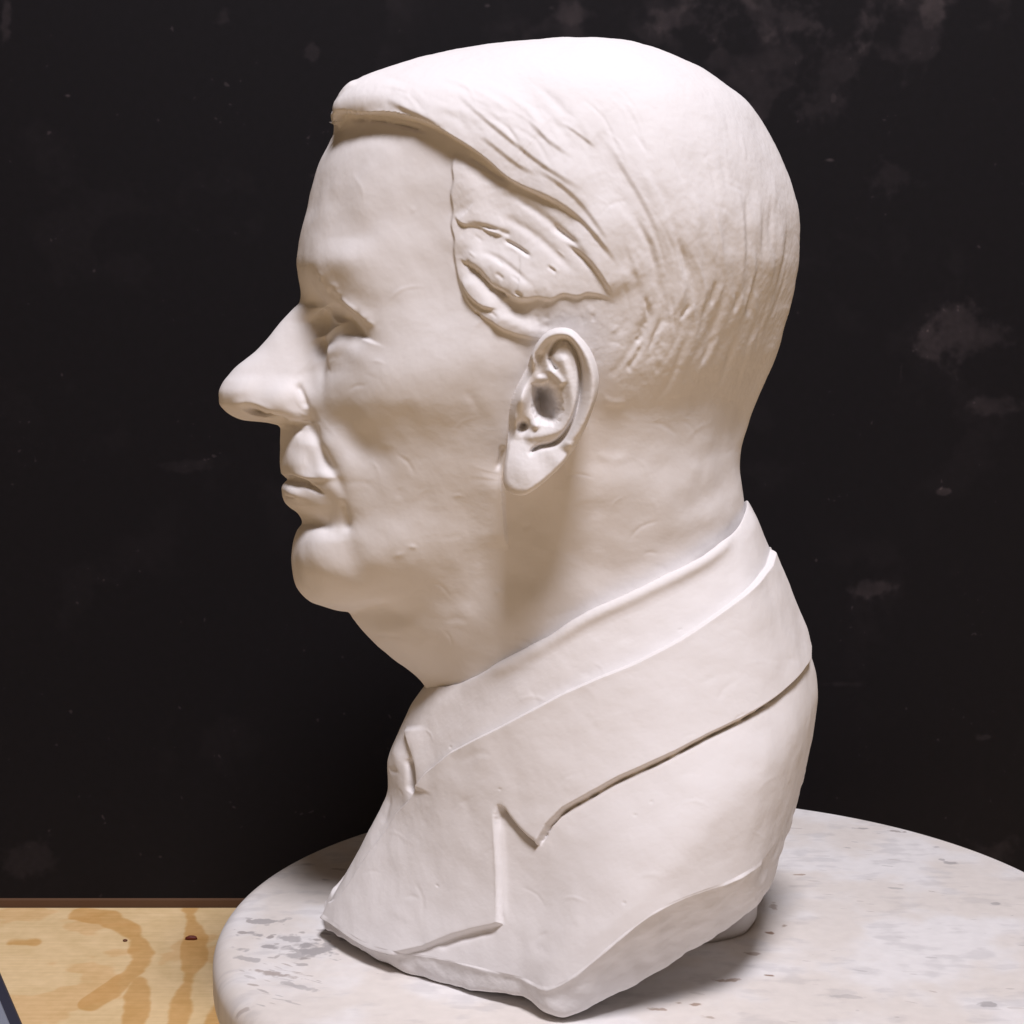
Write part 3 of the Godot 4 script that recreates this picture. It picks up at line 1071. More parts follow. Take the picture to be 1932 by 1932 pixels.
func model_face(c: Clay) -> void:
	# brow: a ridge with a ragged lower lip, the socket under it
	c.stroke(laid([588, 500, 606, 522, 632, 552, 662, 582, 690, 606, 712, 622]), 5.0, 15.0, 0.0, 0.2)
	c.stroke(laid([592, 508, 604, 524, 616, 541, 640, 566, 668, 592, 696, 618, 710, 632]), -3.0, 7.0, 0.0, 0.2)
	for q in [[598, 512, 612, 528], [610, 530, 622, 548], [628, 546, 646, 562], [640, 560, 660, 582], [656, 574, 676, 588], [676, 592, 692, 606], [690, 606, 708, 618], [622, 534, 640, 548], [604, 520, 610, 540]]:
		c.stroke(laid([q[0], q[1], (q[0] + q[2]) * 0.5 + 3, (q[1] + q[3]) * 0.5 - 2, q[2], q[3]]), 1.0, 3.8, 0.0, 0.4)
	c.stroke(laid([604, 522, 614, 540, 626, 552]), 2.5, 4.0, 0.0, 0.3)
	c.stroke(laid([640, 560, 662, 578, 680, 596]), 2.5, 4.0, 0.0, 0.3)
	c.blob(on_surface(648, 614), 46, 21, -0.62, -24)
	c.blob(on_surface(604, 600), 16, 34, 0.2, -14)
	# eye: lid bulge, the slit over the raised lower lid, the hollow beside the nose
	c.blob(on_surface(645, 622), 20, 9, -0.5, 7)
	c.stroke(laid([590, 575, 606, 592, 628, 606, 650, 616]), 5.0, 4.0, 0.0, 0.3)
	c.stroke(laid([730, 660, 706, 650, 680, 641, 656, 637, 640, 638, 622, 641]), 6.0, 6.0, 16.0, 0.45)
	c.stroke(laid([620, 642, 622, 660, 626, 684, 630, 708]), 5.0, 9.0, 14.0, 0.4)
	c.blob(on_surface(604, 654), 10, 46, 0.12, -12)
	c.blob(on_surface(690, 680), 50, 26, -0.4, 4)
	# nose: wing, its crease, nostril, the sharper underside
	c.blob(on_surface(535, 752), 34, 24, 0.1, 9)
	c.stroke(laid([558, 722, 567, 738, 574, 756, 577, 774]), -7.0, 6.5, 0.0, 0.25)
	c.stroke(laid([496, 782, 520, 790, 545, 796]), -7.0, 6.0, 0.0, 0.3)
	c.stroke(laid([430, 762, 455, 762, 490, 768, 530, 776]), 2.5, 6.0, 0.0, 0.3)
	# cheek over the fold that runs from the nose wing past the mouth
	c.stroke(laid([574, 742, 584, 790, 596, 836, 612, 868, 632, 900, 648, 936, 660, 972]), -8.0, 12.0, 0.0, 0.3, null, 0.5)
	c.stroke(laid([604, 772, 622, 812, 642, 852, 664, 890, 688, 932]), 8.0, 26.0, 0.0, 0.4)
	c.stroke(laid([562, 812, 575, 846, 598, 882, 622, 918, 640, 952]), 1.5, 14.0, 0.0, 0.3)
	c.stroke(laid([640, 745, 668, 800, 704, 852, 742, 900]), -3.0, 26.0, 0.0, 0.3)
	c.blob(on_surface(700, 730), 70, 40, -0.4, 6)
	c.blob(on_surface(690, 795), 62, 44, -0.3, 7)
	c.blob(on_surface(580, 868), 30, 40, 0.0, -8)
	# mouth
	c.stroke(laid([540, 902, 560, 909, 584, 918, 604, 930, 612, 937]), -10.0, 4.5, 0.0, 0.12, null, 0.3)
	c.stroke(laid([540, 890, 560, 897, 586, 908, 610, 922]), 2.0, 8.0, 0.0, 0.3)
	c.blob(on_surface(552, 930), 24, 11, -0.15, 8)
	c.stroke(laid([536, 936, 548, 937, 564, 938]), -2.5, 2.2, 0.0, 0.3)
	c.blob(on_surface(622, 960), 22, 28, 0.2, -7)
	c.stroke(laid([640, 940, 650, 975, 654, 1010]), -6.0, 9.0, 0.0, 0.3)
	c.stroke(laid([575, 985, 605, 988, 630, 1002]), -6.0, 12.0, 0.0, 0.3)
	# chin, jaw, throat
	c.blob(on_surface(602, 1040), 38, 44, 0.2, 10)
	c.blob(on_surface(660, 1050), 26, 50, 0.3, -6)
	c.blob(on_surface(760, 1040), 90, 70, 0.3, 5)
	c.blob(on_surface(1000, 960), 36, 70, 0.1, -9)
	c.stroke(laid([958, 1040, 952, 1000, 948, 940, 946, 905, 952, 880]), 7.0, 3.0, 22.0, 0.25)
	c.blob(on_surface(940, 1118), 7, 6, 0.0, 1.6)
	c.blob(on_surface(780, 1030), 6, 4, 0.0, 1.2)
	c.blob(on_surface(755, 1045), 9, 5, 0.4, 1.2)
	c.stroke(laid([950, 838, 944, 866, 938, 890]), -7.0, 4.0, 0.0, 0.3)
	c.blob(on_surface(1036, 765), 34, 60, 0.0, -60)       # room behind the hollow of the ear
	# forehead: faint planes
	c.blob(on_surface(640, 420), 40, 60, 0.2, -4)
	c.blob(on_surface(760, 470), 80, 100, 0.0, 3)
	c.blob(on_surface(820, 560), 60, 70, 0.0, -5)
	c.blob(on_surface(860, 690), 90, 40, 0.2, 4)
	# light finger and tool marks
	var rng := RandomNumberGenerator.new()
	rng.seed = 44
	for k in 130:
		var x := rng.randf_range(600, 1380)
		var y := rng.randf_range(300, 1230)
		var a := rng.randf_range(-1.2, 1.2)
		var r := rng.randf_range(8, 45)
		c.stroke(laid([x, y, x + cos(a) * r, y + sin(a) * r, x + cos(a + 0.3) * r * 2.0, y + sin(a + 0.3) * r * 2.0]), rng.randf_range(-0.9, 0.7), rng.randf_range(2.5, 9.0), 0.0, 0.4)
	# behind the ear
	c.stroke(laid([1140, 740, 1150, 757, 1186, 758]), 1.4, 6.0, 0.0, 0.3)
	c.stroke(laid([1120, 850, 1150, 866, 1190, 862]), 0.9, 8.0, 0.0, 0.3)
	c.blob(on_surface(1150, 690), 40, 60, 0.2, 5)
	c.blob(on_surface(1180, 900), 60, 40, 0.2, 4)

func model_hair(c: Clay) -> void:
	var ragged := noise(81, 0.03, 3)
	# which part is hair
	c.patch(corners([600, 200, 630, 240, 641, 236, 650, 211, 672, 207, 700, 212, 750, 217, 800, 229, 840, 247, 866, 268, 858, 300, 853, 315, 856, 370, 857, 425, 862, 480, 872, 540, 890, 575, 922, 600, 960, 628, 1010, 640, 1050, 650]
		+ [1110, 660, 1150, 700, 1180, 760, 1240, 800, 1310, 790, 1360, 770, 1440, 740, 1540, 640, 1560, 400, 1480, 200, 1300, 60, 1080, 40, 850, 60, 680, 120]), 0.0, 2.0, 1)
	# the top mass overhangs the brow
	c.stroke(laid([628, 236, 641, 234, 650, 211, 672, 207, 700, 212, 750, 217, 800, 229, 840, 247, 868, 264, 900, 284, 930, 307, 962, 336, 1004, 358, 1052, 384, 1100, 420]), 27.0, 4.0, 50.0, 0.05, null, 0.55)
	c.stroke(laid([655, 222, 680, 224, 720, 228, 770, 238, 810, 250]), -7.0, 3.5, 0.0, 0.2, ragged)
	# temple hair stands proud of the face: soft clumps, each with a sharper lower edge
	c.stroke(laid([866, 280, 857, 312, 860, 340, 855, 368, 859, 396, 856, 426, 863, 452, 861, 482, 872, 540, 890, 575, 922, 602, 960, 628]), 5.0, 5.0, 20.0, 0.12)
	for q in [[892, 368, 26, 54, 0.35, 7.0], [948, 505, 88, 25, -0.60, 12.0], [906, 546, 44, 14, -0.78, 7.0], [972, 608, 48, 13, -0.36, 7.0], [1010, 500, 110, 40, -0.75, 6.0]]:
		c.blob(on_surface(q[0], q[1]), q[2], q[3], q[4], q[5])
	c.stroke(laid([860, 402, 876, 421, 904, 425, 928, 436, 960, 446]), 6.0, 5.0, 14.0, 0.2)
	c.stroke(laid([868, 484, 902, 508, 940, 542, 980, 561, 1018, 563]), 10.0, 5.0, 14.0, 0.2)
	c.stroke(laid([872, 522, 888, 556, 916, 578, 946, 580]), 7.0, 5.0, 9.0, 0.25)
	c.stroke(laid([924, 598, 948, 619, 985, 632, 1024, 638]), 7.0, 5.0, 9.0, 0.25)
	c.stroke(laid([905, 470, 950, 492, 990, 524, 1015, 548]), -3.0, 5.0, 0.0, 0.3)
	c.stroke(laid([880, 426, 900, 424, 930, 432, 968, 445]), -5.0, 4.0, 0.0, 0.2, ragged)
	c.stroke(laid([950, 452, 980, 468, 1006, 486]), -5.0, 3.0, 0.0, 0.2)
	c.stroke(laid([875, 488, 905, 512, 940, 546, 975, 562]), -7.0, 4.5, 0.0, 0.2, ragged)
	# lower edge of the swept temple mass, above the ear
	c.stroke(laid([936, 574, 960, 561, 985, 566, 1015, 559, 1040, 563, 1063, 553, 1090, 557, 1111, 551, 1150, 561, 1168, 582]), 6.0, 6.0, 40.0, 0.25)
	# swept strands: each a sharp lower edge with a soft back
	c.stroke(laid([1058, 443, 1087, 465, 1120, 494, 1145, 530, 1164, 568]), 9.0, 9.0, 36.0, 0.25)
	c.stroke(laid([971, 347, 1000, 352, 1055, 378, 1097, 409, 1123, 436, 1148, 468, 1174, 502]), 7.0, 9.0, 34.0, 0.25)
	c.stroke(laid([862, 168, 893, 199, 916, 219, 949, 247, 986, 275, 1028, 308, 1084, 345, 1120, 368]), 5.0, 9.0, 30.0, 0.3)
	c.stroke(laid([994, 213, 1016, 241, 1055, 275, 1098, 303]), 4.0, 9.0, 26.0, 0.4)
	c.stroke(laid([1061, 230, 1098, 255, 1130, 280]), 3.5, 6.0, 22.0, 0.3)
	c.stroke(laid([736, 185, 776, 207, 818, 227, 860, 247]), 5.0, 9.0, 24.0, 0.35)
	c.stroke(laid([1123, 242, 1156, 278, 1185, 325, 1213, 371, 1235, 415, 1249, 458, 1257, 494]), 4.0, 10.0, 34.0, 0.35)
	c.stroke(laid([1004, 310, 1048, 335, 1091, 372, 1130, 420, 1160, 470]), 4.5, 9.0, 26.0, 0.3)
	c.stroke(laid([900, 245, 940, 275, 985, 310, 1030, 332]), 4.0, 9.0, 22.0, 0.35)
	c.stroke(laid([640, 205, 655, 186, 690, 165]), 4.0, 8.0, 20.0, 0.2)
	c.stroke(laid([1038, 423, 1072, 448, 1098, 465]), -4.0, 5.0, 0.0, 0.3)
	c.stroke(laid([880, 290, 920, 318, 960, 344]), -4.0, 4.0, 0.0, 0.2)
	c.stroke(laid([950, 360, 1000, 390, 1050, 430, 1100, 480, 1130, 530]), -4.0, 7.0, 0.0, 0.25)
	c.stroke(laid([930, 400, 990, 430, 1040, 470, 1090, 520]), -3.0, 7.0, 0.0, 0.25)
	# faint combing over the top and down the side
	var soft := RandomNumberGenerator.new()
	soft.seed = 31
	for k in 70:
		var u := soft.randf()
		var w := soft.randf()
		var from := Vector2(lerpf(690, 1210, u), lerpf(150, 120, u) + w * lerpf(60, 130, u))
		var to := from + Vector2(lerpf(190, 90, u), lerpf(95, 190, u)) * soft.randf_range(0.5, 1.0)
		var mid := (from + to) * 0.5 + Vector2(14, -16)
		c.stroke(laid([from.x, from.y, mid.x, mid.y, to.x, to.y]), soft.randf_range(-1.7, 1.3), soft.randf_range(3.0, 8.0), 0.0, 0.45)
	# long soft strands drawn back and down to the nape
	for k in 64:
		var u := soft.randf()
		var y := soft.randf_range(300, 470)
		var x := lerpf(1130, 1490, u)
		var lean := lerpf(0.75, -0.10, u)
		var run := soft.randf_range(90, 240)
		var end := Vector2(x + lean * run * 0.75 - maxf(0.0, y + run - 520.0) * 0.35, y + run)
		c.stroke(laid([x, y, x + lean * run * 0.5, y + run * 0.45, end.x, end.y]), soft.randf_range(-2.8, 2.4), soft.randf_range(4.0, 11.0), 0.0, 0.45)
	for k in 40:
		var x := soft.randf_range(1190, 1460)
		var y := soft.randf_range(515, 640)
		var run := soft.randf_range(60, 150)
		c.stroke(laid([x, y, x - run * 0.16, y + run * 0.5, x - run * lerpf(0.6, 0.25, (x - 1190) / 270.0), y + run]), soft.randf_range(-2.6, 1.5), soft.randf_range(4.0, 9.0), 0.0, 0.4)
	# comb marks at the back
	var rng := RandomNumberGenerator.new()
	rng.seed = 12
	for k in 46:
		var x := rng.randf_range(1170, 1500)
		var y := rng.randf_range(250, 600)
		var lean := lerpf(0.85, -0.12, clampf((x - 1170) / 330.0, 0.0, 1.0)) * lerpf(1.0, 0.1, clampf((y - 250) / 400.0, 0.0, 1.0))
		var run := rng.randf_range(50, 130)
		c.stroke(laid([x - lean * run * 0.5, y - run * 0.5, x, y, x + lean * run * 0.4, y + run * 0.5]), rng.randf_range(-1.6, 1.2), rng.randf_range(3.0, 6.5), 0.0, 0.4)
	for s in [[1350, 526, 1347, 555, 1344, 582], [1303, 573, 1292, 590, 1283, 606], [1249, 602, 1238, 630, 1224, 668], [1350, 628, 1338, 660, 1324, 690], [1393, 548, 1390, 570, 1384, 592], [1215, 556, 1222, 580, 1224, 600], [1420, 545, 1418, 570, 1412, 600]]:
		c.stroke(laid(s), -3.5, 4.0, 0.0, 0.35)
		c.stroke(laid([s[0] + 9, s[1], s[2] + 9, s[3], s[4] + 9, s[5]]), 1.5, 6.0, 0.0, 0.4)
	# short hair above and behind the ear: pecked clay
	for k in 60:
		var x := rng.randf_range(1010, 1250)
		var y := rng.randf_range(560, 680) + maxf(0.0, (x - 1130) * 0.35)
		if x < 1135 and y > 612:
			continue
		var a := rng.randf_range(0.9, 2.2)
		var s := rng.randf_range(12, 30)
		c.stroke(laid([x, y, x + cos(a) * s * 0.5, y + sin(a) * s * 0.5, x + cos(a) * s, y + sin(a) * s]), rng.randf_range(-1.8, 1.4), rng.randf_range(3.0, 5.5), 0.0, 0.4)
	for k in 16:
		var x := rng.randf_range(868, 1080)
		var y := rng.randf_range(430, 590)
		var s := rng.randf_range(8, 26)
		c.stroke(laid([x, y, x + s * 0.45, y + s * 0.3, x + s * 0.8, y + s * 0.62]), rng.randf_range(-3.5, 1.5), rng.randf_range(1.8, 3.2), 0.0, 0.3)

# ---- ears

func ear_plane(px: float, py: float) -> float:
	return 322.0 + (px - 960.0) * 0.42 + maxf(0.0, py - 830.0) * 0.30

func build_ears(bust: Node3D, m: Material) -> void:
	var c := Clay.new(930, 600, 1150, 955, 1.0)
	var run := func(list: Array) -> PackedVector2Array:
		var curve := Curve2D.new()
		var pts := PackedVector2Array()
		for k in range(0, list.size(), 2):
			pts.append(Vector2(list[k], list[k + 1]))
		if pts.size() < 3:
			return pts
		var fine := PackedVector2Array()
		for i in pts.size() - 1:
			for t in 4:
				fine.append(pts[i].cubic_interpolate(pts[i + 1], pts[maxi(i - 1, 0)], pts[mini(i + 2, pts.size() - 1)], t / 4.0))
		fine.append(pts[pts.size() - 1])
		return fine
	var rag := noise(91, 0.05, 3)
	c.stroke(run.call([1001, 702, 1003, 672, 1017, 647, 1034, 633, 1055, 628, 1075, 633, 1091, 649, 1105, 673, 1114, 700, 1116, 726, 1113, 752, 1106, 777, 1095, 802, 1080, 826, 1060, 852]), 14.0, 11.0, 0.0, 0.06)
	c.stroke(run.call([1034, 682, 1041, 664, 1054, 645, 1070, 643, 1084, 660, 1093, 685, 1096, 712, 1095, 745, 1088, 776, 1075, 805, 1060, 827, 1042, 839, 1016, 845, 995, 860]), -17.0, 5.0, 0.0, 0.06)
	c.stroke(run.call([1056, 664, 1066, 695, 1076, 730, 1079, 765, 1071, 795, 1052, 813, 1022, 821, 985, 825]), 9.0, 11.0, 0.0, 0.08)
	c.stroke(run.call([1030, 694, 1046, 706, 1066, 728]), 7.0, 7.0, 0.0, 0.2)
	c.stroke(run.call([1036, 672, 1042, 686, 1052, 700]), -9.0, 5.0, 0.0, 0.2)
	c.stroke(run.call([1018, 660, 1020, 690, 1024, 715]), -9.0, 8.0, 0.0, 0.2)
	var pit := PackedVector2Array()
	for q in [[1000, 722], [1022, 722], [1036, 714], [1052, 728], [1064, 750], [1066, 775], [1058, 798], [1044, 808], [1020, 803], [1006, 792], [1001, 770]]:
		pit.append(Vector2(q[0], q[1]))
	c.patch(pit, -44.0, 22.0, 0, rag, 2.0)
	c.blob(Vector2(1024, 760), 22, 24, 0.0, -20)
	c.blob(Vector2(984, 752), 14, 26, 0.1, 24)
	c.blob(Vector2(1016, 745), 16, 22, 0.0, -14)
	c.blob(Vector2(973, 790), 12, 18, 0.0, 8)
	c.blob(Vector2(988, 805), 10, 10, 0.0, -30)
	c.blob(Vector2(1010, 803), 9, 8, 0.0, 12)
	c.blob(Vector2(985, 885), 34, 44, -0.4, 12)
	c.blob(Vector2(1050, 868), 30, 16, 0.9, 4)
	var edge: PackedVector2Array = run.call([1001, 671, 1015, 644, 1032, 626, 1054, 618, 1078, 621, 1097, 637, 1114, 659, 1126, 687, 1131, 718, 1127, 748, 1116, 780, 1104, 810, 1088, 841, 1071, 865, 1051, 889, 1027, 910, 1008, 925, 989, 935, 970, 934, 956, 925, 950, 910, 950, 886, 954, 860, 957, 836]
		+ [958, 812, 957, 785, 962, 757, 974, 730, 986, 709, 996, 690, 1001, 671])
	# radius of the outline about the ear's middle, by angle
	var mid := Vector2(1030, 775)
	var turns := 400
	var rings := 120
	var rim := PackedVector2Array()
	rim.resize(turns)
	for j in turns:
		var dir := Vector2.from_angle(TAU * j / turns)
		var best := 40.0
		for k in edge.size() - 1:
			var hit = Geometry2D.segment_intersects_segment(mid, mid + dir * 300.0, edge[k], edge[k + 1])
			if hit != null:
				best = maxf(best, mid.distance_to(hit))
		rim[j] = mid + dir * best
	var skin := noise(92, 0.05, 3)
	var p := PackedVector3Array()
	var rows := rings + 9
	for i in rows:
		for j in turns:
			var t := minf(1.0, float(i) / (rings - 1))
			var q := mid.lerp(rim[j], t)
			var z := ear_plane(q.x, q.y) + c.height(q.x, q.y) + skin.get_noise_2dv(q) * 0.5
			var e := clampf((t - 0.90) / 0.10, 0.0, 1.0)
			z -= 9.0 * e * e
			if rim[j].x < 1010.0:                       # the front grows out of the cheek
				var merge := smoothstep(664.0, 692.0, rim[j].y) * (1.0 - smoothstep(812.0, 846.0, rim[j].y)) * smoothstep(0.78, 1.0, t)
				z = lerpf(z, head_z(q.x, q.y) - 5.0, merge)
			if i >= rings:
				var k := float(i - rings + 1) / 9.0
				z -= 9.0 * k * 2.0 + 110.0 * k * k
				q = q.lerp(mid, 0.02 * sqrt(k) + 0.30 * k * k)
			var flat := traced(q.x, q.y, ear_plane(q.x, q.y))
			p.append(Vector3(flat.x, flat.y, z))
	var n := grid_normals(p, rows, turns, true)
	for k in n.size():
		n[k] = -n[k]
	for half in 2:
		var flip := Vector3(1, 1, 1 if half == 0 else -1)
		var v := PackedVector3Array()
		var nn := PackedVector3Array()
		var idx := PackedInt32Array()
		for k in p.size():
			v.append(metres(p[k]) * flip - bust.position)
			nn.append(n[k] * flip)
		for i in rows - 1:
			for j in turns:
				var a := i * turns + j
				var b := i * turns + (j + 1) % turns
				if half == 0:
					idx.append_array(PackedInt32Array([a, b + turns, b, a, a + turns, b + turns]))
				else:
					idx.append_array(PackedInt32Array([a, b, b + turns, a, b + turns, a + turns]))
		put("ear", arrays_mesh(v, nn, PackedVector2Array(), idx), m, bust)

# ---- shoulders and clothes

func build_torso(bust: Node3D, m: Material) -> void:
	# rings from the inside of the shirt collar down to the cut edge: measured places with their distance from the middle plane
	var rings := [
		[812, 1330, 0, 826, 1331, 44, 852, 1328, 92, 914, 1304, 146, 1026, 1246, 204, 1110, 1194, 224, 1212, 1146, 214, 1325, 1088, 166, 1380, 1036, 100, 1398, 1000, 45, 1400, 980, 0],
		[806, 1302, 0, 820, 1303, 46, 848, 1300, 96, 913, 1276, 152, 1026, 1218, 210, 1110, 1166, 230, 1214, 1117, 220, 1329, 1058, 172, 1386, 1006, 103, 1404, 971, 47, 1406, 951, 0],
		[800, 1296, 0, 815, 1297, 52, 845, 1296, 108, 911, 1271, 170, 1025, 1212, 231, 1109, 1160, 252, 1214, 1111, 242, 1331, 1052, 190, 1390, 1000, 110, 1408, 965, 50, 1411, 945, 0],
		[770, 1341, 0, 784, 1346, 52, 822, 1342, 108, 895, 1312, 172, 1012, 1252, 238, 1112, 1196, 260, 1230, 1143, 248, 1350, 1078, 190, 1408, 1022, 114, 1428, 990, 52, 1431, 982, 0],
		[733, 1430, 0, 750, 1440, 56, 790, 1440, 106, 858, 1410, 176, 983, 1351, 254, 1130, 1277, 288, 1277, 1208, 270, 1394, 1124, 196, 1434, 1080, 120, 1451, 1056, 56, 1454, 1040, 0],
		[729, 1500, 0, 745, 1525, 60, 790, 1545, 130, 870, 1550, 214, 990, 1525, 292, 1130, 1478, 342, 1270, 1416, 345, 1403, 1345, 284, 1482, 1288, 190, 1517, 1250, 90, 1526, 1226, 0],
		[690, 1577, 0, 712, 1605, 70, 765, 1645, 150, 860, 1680, 240, 990, 1685, 330, 1150, 1630, 404, 1300, 1550, 404, 1424, 1470, 336, 1500, 1395, 224, 1534, 1330, 100, 1541, 1300, 0],
		[640, 1672, 0, 664, 1700, 84, 726, 1752, 172, 838, 1785, 268, 966, 1808, 358, 1066, 1800, 430, 1228, 1690, 446, 1394, 1610, 376, 1470, 1540, 262, 1520, 1430, 110, 1533, 1372, 0],
		[615, 1725, 0, 640, 1750, 90, 713, 1792, 184, 834, 1812, 278, 975, 1846, 376, 1056, 1862, 444, 1235, 1724, 454, 1396, 1658, 380, 1458, 1605, 276, 1504, 1500, 120, 1520, 1412, 0],
		[614, 1740, 0, 642, 1768, 90, 731, 1818, 180, 850, 1857, 272, 975, 1879, 366, 1075, 1913, 418, 1251, 1825, 345, 1400, 1732, 262, 1447, 1683, 200, 1492, 1548, 96, 1505, 1480, 0],
		[660, 1742, 0, 690, 1762, 70, 770, 1800, 140, 870, 1830, 210, 980, 1848, 280, 1072, 1862, 330, 1230, 1790, 300, 1370, 1716, 230, 1410, 1672, 172, 1450, 1560, 80, 1460, 1500, 0],
		[1000, 1690, 0, 1010, 1692, 20, 1030, 1694, 40, 1050, 1696, 60, 1080, 1697, 80, 1100, 1698, 90, 1140, 1690, 80, 1180, 1680, 60, 1200, 1675, 45, 1215, 1670, 20, 1220, 1668, 0]]
	var per := [3, 6, 22, 42, 50, 55, 60, 37, 4, 4, 30, 12, 10]
	var nk := rings.size()
	var nc: int = rings[0].size() / 3
	var cage := []
	for r in rings:
		var row := PackedVector3Array()
		for k in nc:
			row.append(traced(r[k * 3], r[k * 3 + 1], r[k * 3 + 2]))
		cage.append(row)
	for side in [[8, 9, 0.16], [7, 8, 0.90]]:              # a crisp upper edge to the cut
		var between := PackedVector3Array()
		for k in nc:
			between.append(cage[side[0]][k].lerp(cage[side[1]][k], side[2]))
		cage.insert(side[1], between)
	nk = cage.size()
	var cols := 520
	# columns of each ring first, evenly by index with mirrored ends so the outline closes round
	var fine := []
	for row in cage:
		var out := PackedVector3Array()
		for j in cols:
			var f := j * (nc - 1.0) / (cols - 1.0)
			var i := mini(int(f), nc - 2)
			var t := f - i
			var a: Vector3 = row[i - 1] if i > 0 else row[1] * Vector3(1, 1, -1)
			var e: Vector3 = row[i + 2] if i + 2 < nc else row[nc - 2] * Vector3(1, 1, -1)
			out.append(row[i].cubic_interpolate(row[i + 1], a, e, t))
		fine.append(out)
	var p := PackedVector3Array()
	var nr := 0
	for k in nk - 1:
		var steps: int = per[k] * 3
		for s in steps + (1 if k == nk - 2 else 0):
			var t := float(s) / steps
			for j in cols:
				var b: Vector3 = fine[k][j]
				var c: Vector3 = fine[k + 1][j]
				var a: Vector3 = fine[k - 1][j] if k > 0 else b
				var e: Vector3 = fine[k + 2][j] if k + 2 < nk else c
				p.append(pulled(a, b, c, e, t))
			nr += 1
	var n := grid_normals(p, nr, cols)
	fill_bins(p)
	var clay := Clay.new(-420, -860, 620, 60, 1.5)
	var kinds_on := model_clothes(clay)
	var kinds := PackedByteArray()
	kinds.resize(p.size())
	var lumps := noise(64, 0.009, 2)
	var grain := noise(65, 0.05, 3)
	var rough := noise(66, 0.011, 2)
	var chips := noise(67, 0.05, 3)
	var under: int = (per[0] + per[1] + per[2] + per[3] + per[4] + per[5] + per[6] + per[7] + per[8]) * 3
	for k in p.size():
		var q := p[k]
		var row := k / cols
		var d := 0.0
		if row < under:
			d = clay.height(q.x, q.y) * smoothstep(0.0, 40.0, q.z)
			kinds[k] = clay.kind_at(q.x, q.y)
		if row < (per[0] + per[1]) * 3:
			kinds[k] = 1
		d += lumps.get_noise_3dv(q) * 2.4 + grain.get_noise_3dv(q) * 0.3
		d += (rough.get_noise_3dv(q) * 6.0 + chips.get_noise_3dv(q) * 0.7) * smoothstep(under - 22.0, under + 8.0, row)
		p[k] = q + n[k] * d
		if q.z < 0.01:
			p[k].z = 0.0
	n = grid_normals(p, nr, cols)
	for i in nr:
		for j in [0, cols - 1]:
			var e := n[i * cols + j]
			e.z = 0.0
			n[i * cols + j] = e.normalized() if e.length() > 1e-4 else Vector3.UP
	halves(p, n, nr, cols, kinds, ["jacket", "shirt_collar", "lapel", "tie"], bust, m)

func pulled(a: Vector3, b: Vector3, c: Vector3, e: Vector3, t: float) -> Vector3:       # cubic through b and c that never swings past a near neighbour
	var bc := b.distance_to(c)
	var m0 := (c - a) * 0.5
	var m1 := (e - b) * 0.5
	var l0 := m0.length()
	var l1 := m1.length()
	if l0 > bc:
		m0 *= bc / l0
	if l1 > bc:
		m1 *= bc / l1
	var t2 := t * t
	var t3 := t2 * t
	return b * (2 * t3 - 3 * t2 + 1) + m0 * (t3 - 2 * t2 + t) + c * (3 * t2 - 2 * t3) + m1 * (t3 - t2)

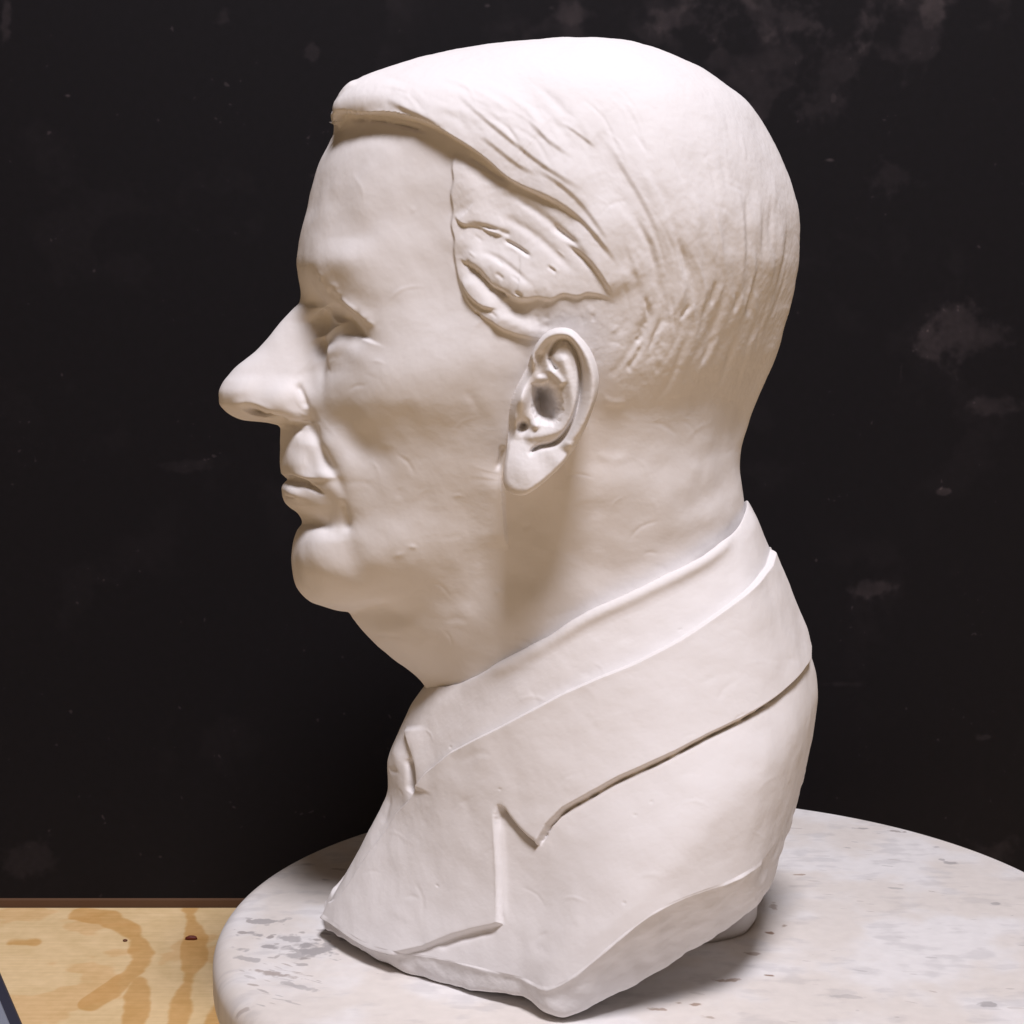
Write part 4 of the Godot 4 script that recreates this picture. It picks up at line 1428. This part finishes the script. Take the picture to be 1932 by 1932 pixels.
func model_clothes(c: Clay) -> int:
	var rag := noise(95, 0.03, 3)
	var lapel_top := [1475, 1010, 1452, 1046, 1445, 1069, 1411, 1107, 1394, 1124, 1340, 1164, 1277, 1208, 1193, 1252, 1130, 1277, 1067, 1306, 983, 1351, 920, 1384, 853, 1418, 811, 1456, 790, 1486, 776, 1508]
	var groove := [1017, 1597, 1040, 1563, 1070, 1530, 1109, 1506, 1172, 1472, 1247, 1437, 1331, 1393, 1403, 1356, 1466, 1315, 1508, 1275, 1523, 1250, 1526, 1225]
	# part names first: shirt collar everywhere above, then what lies over it
	c.patch(corners([760, 1300, 768, 1377, 776, 1405, 785, 1449, 785, 1487, 800, 1480, 900, 1420, 1130, 1300, 1400, 1150, 1500, 1040, 1480, 900, 1100, 1000]), 0.0, 6.0, 1)
	c.stroke(laid([766, 1372, 770, 1388, 776, 1405, 782, 1430, 785, 1450, 785, 1487]), 8.0, 5.0, 16.0, 0.1)
	c.patch(corners([690, 1380, 766, 1377, 776, 1405, 785, 1449, 785, 1487, 776, 1508, 754, 1532, 736, 1562, 708, 1600, 682, 1640, 655, 1680, 632, 1705, 600, 1725, 600, 1650, 690, 1500]), 0.0, 2.0, 3)
	c.patch(corners(lapel_top + [754, 1532, 736, 1562, 708, 1600, 682, 1640, 655, 1680, 632, 1705, 600, 1725, 600, 1760, 700, 1815, 803, 1795, 860, 1771, 900, 1760, 936, 1750, 950, 1748, 949, 1632, 944, 1546, 950, 1524, 968, 1550, 994, 1579] + groove), 13.0, 5.0, 2)
	# hollow beside the tie knot
	c.stroke(laid([772, 1432, 778, 1455, 779, 1478, 774, 1498]), -24.0, 7.0, 0.0, 0.2)
	c.blob(on_surface(748, 1425), 16, 26, 0.2, 5)
	c.stroke(laid([730, 1455, 742, 1458, 752, 1454]), -2.0, 5.0, 0.0, 0.3)
	c.stroke(laid([736, 1500, 728, 1540, 716, 1560]), -2.0, 5.0, 0.0, 0.3)
	c.blob(on_surface(777, 1462), 7, 26, 0.0, -16)
	# scored line under the collar, its notch, the pressed lapel edge
	c.stroke(laid(groove), -10.0, 2.5, 0.0, 0.03, rag)
	c.stroke(laid([950, 1526, 968, 1551, 994, 1579, 1016, 1594]), -9.0, 6.0, 0.0, 0.06)
	c.blob(on_surface(951, 1534), 7, 9, 0.0, -8)
	c.stroke(laid([944, 1546, 947, 1600, 949, 1660, 951, 1745]), 4.0, 5.0, 0.0, 0.15)
	c.stroke(laid([936, 1752, 896, 1763, 860, 1775, 825, 1789]), -4.0, 6.0, 0.0, 0.15)
	# rolled upper edges of collar and lapel
	c.stroke(laid([1440, 1072, 1394, 1126, 1340, 1167, 1277, 1211, 1193, 1255, 1130, 1280, 1067, 1309, 983, 1354, 920, 1387, 853, 1421, 815, 1456]), 1.5, 10.0, 0.0, 0.05)
	c.stroke(laid([911, 1279, 1025, 1220, 1109, 1168, 1214, 1119, 1331, 1060, 1390, 1008]), 5.0, 10.0, 0.0, 0.08)
	var rng := RandomNumberGenerator.new()
	rng.seed = 45
	for k in 110:
		var x := rng.randf_range(680, 1480)
		var y := rng.randf_range(1150, 1800)
		var a := rng.randf_range(-1.2, 1.2)
		var r := rng.randf_range(8, 45)
		c.stroke(laid([x, y, x + cos(a) * r, y + sin(a) * r, x + cos(a + 0.3) * r * 2.0, y + sin(a + 0.3) * r * 2.0]), rng.randf_range(-0.9, 0.7), rng.randf_range(2.5, 9.0), 0.0, 0.4)
	for k in 12:
		c.blob(on_surface(rng.randf_range(700, 1450), rng.randf_range(1100, 1800)), rng.randf_range(1.8, 3.0), 2.2, 0.0, -1.3)
	# cut edge of the near shoulder: knife marks
	c.stroke(laid([1292, 1745, 1320, 1722, 1360, 1722, 1388, 1735]), 3.0, 4.0, 0.0, 0.2)
	for q in [[1390, 1690, 6], [1380, 1722, 5], [1185, 1820, 5], [1125, 1848, 4], [1160, 1800, 4]]:
		c.blob(on_surface(q[0], q[1]), q[2], q[2], 0.0, 3.0)
	c.blob(on_surface(1200, 1640), 130, 90, 0.4, 5)
	c.blob(on_surface(1000, 1690), 40, 60, 0.2, -3)
	return 0

# the lump of clay that carries the bust at the back
func build_support(bust: Node3D, m: Material) -> void:
	var v := PackedVector3Array()
	var turns := 64
	var wob := noise(97, 0.9, 2)
	var levels := [[0.0, 0.2], [0.2, 0.97], [12.0, 1.0], [60.0, 1.01], [120.0, 0.96], [190.0, 0.8], [230.0, 0.3]]
	for l in levels:
		for j in turns + 1:
			var a := TAU * (j % turns) / turns
			var k: float = l[1] * (1.0 + 0.05 * wob.get_noise_2d(cos(a), sin(a)))
			v.append(metres(Vector3(300 + cos(a) * 185 * k, DISC_TOP + 0.6 + l[0], -70 + sin(a) * 150 * k)) - bust.position)
	var idx := PackedInt32Array()
	for i in levels.size() - 1:
		for j in turns:
			var a := i * (turns + 1) + j
			idx.append_array(PackedInt32Array([a, a + turns + 2, a + 1, a, a + turns + 1, a + turns + 2]))
	var st := SurfaceTool.new()
	st.create_from(arrays_mesh(v, v, PackedVector2Array(), idx), 0)
	st.generate_normals()
	put("support_block", st.commit(), m, bust)
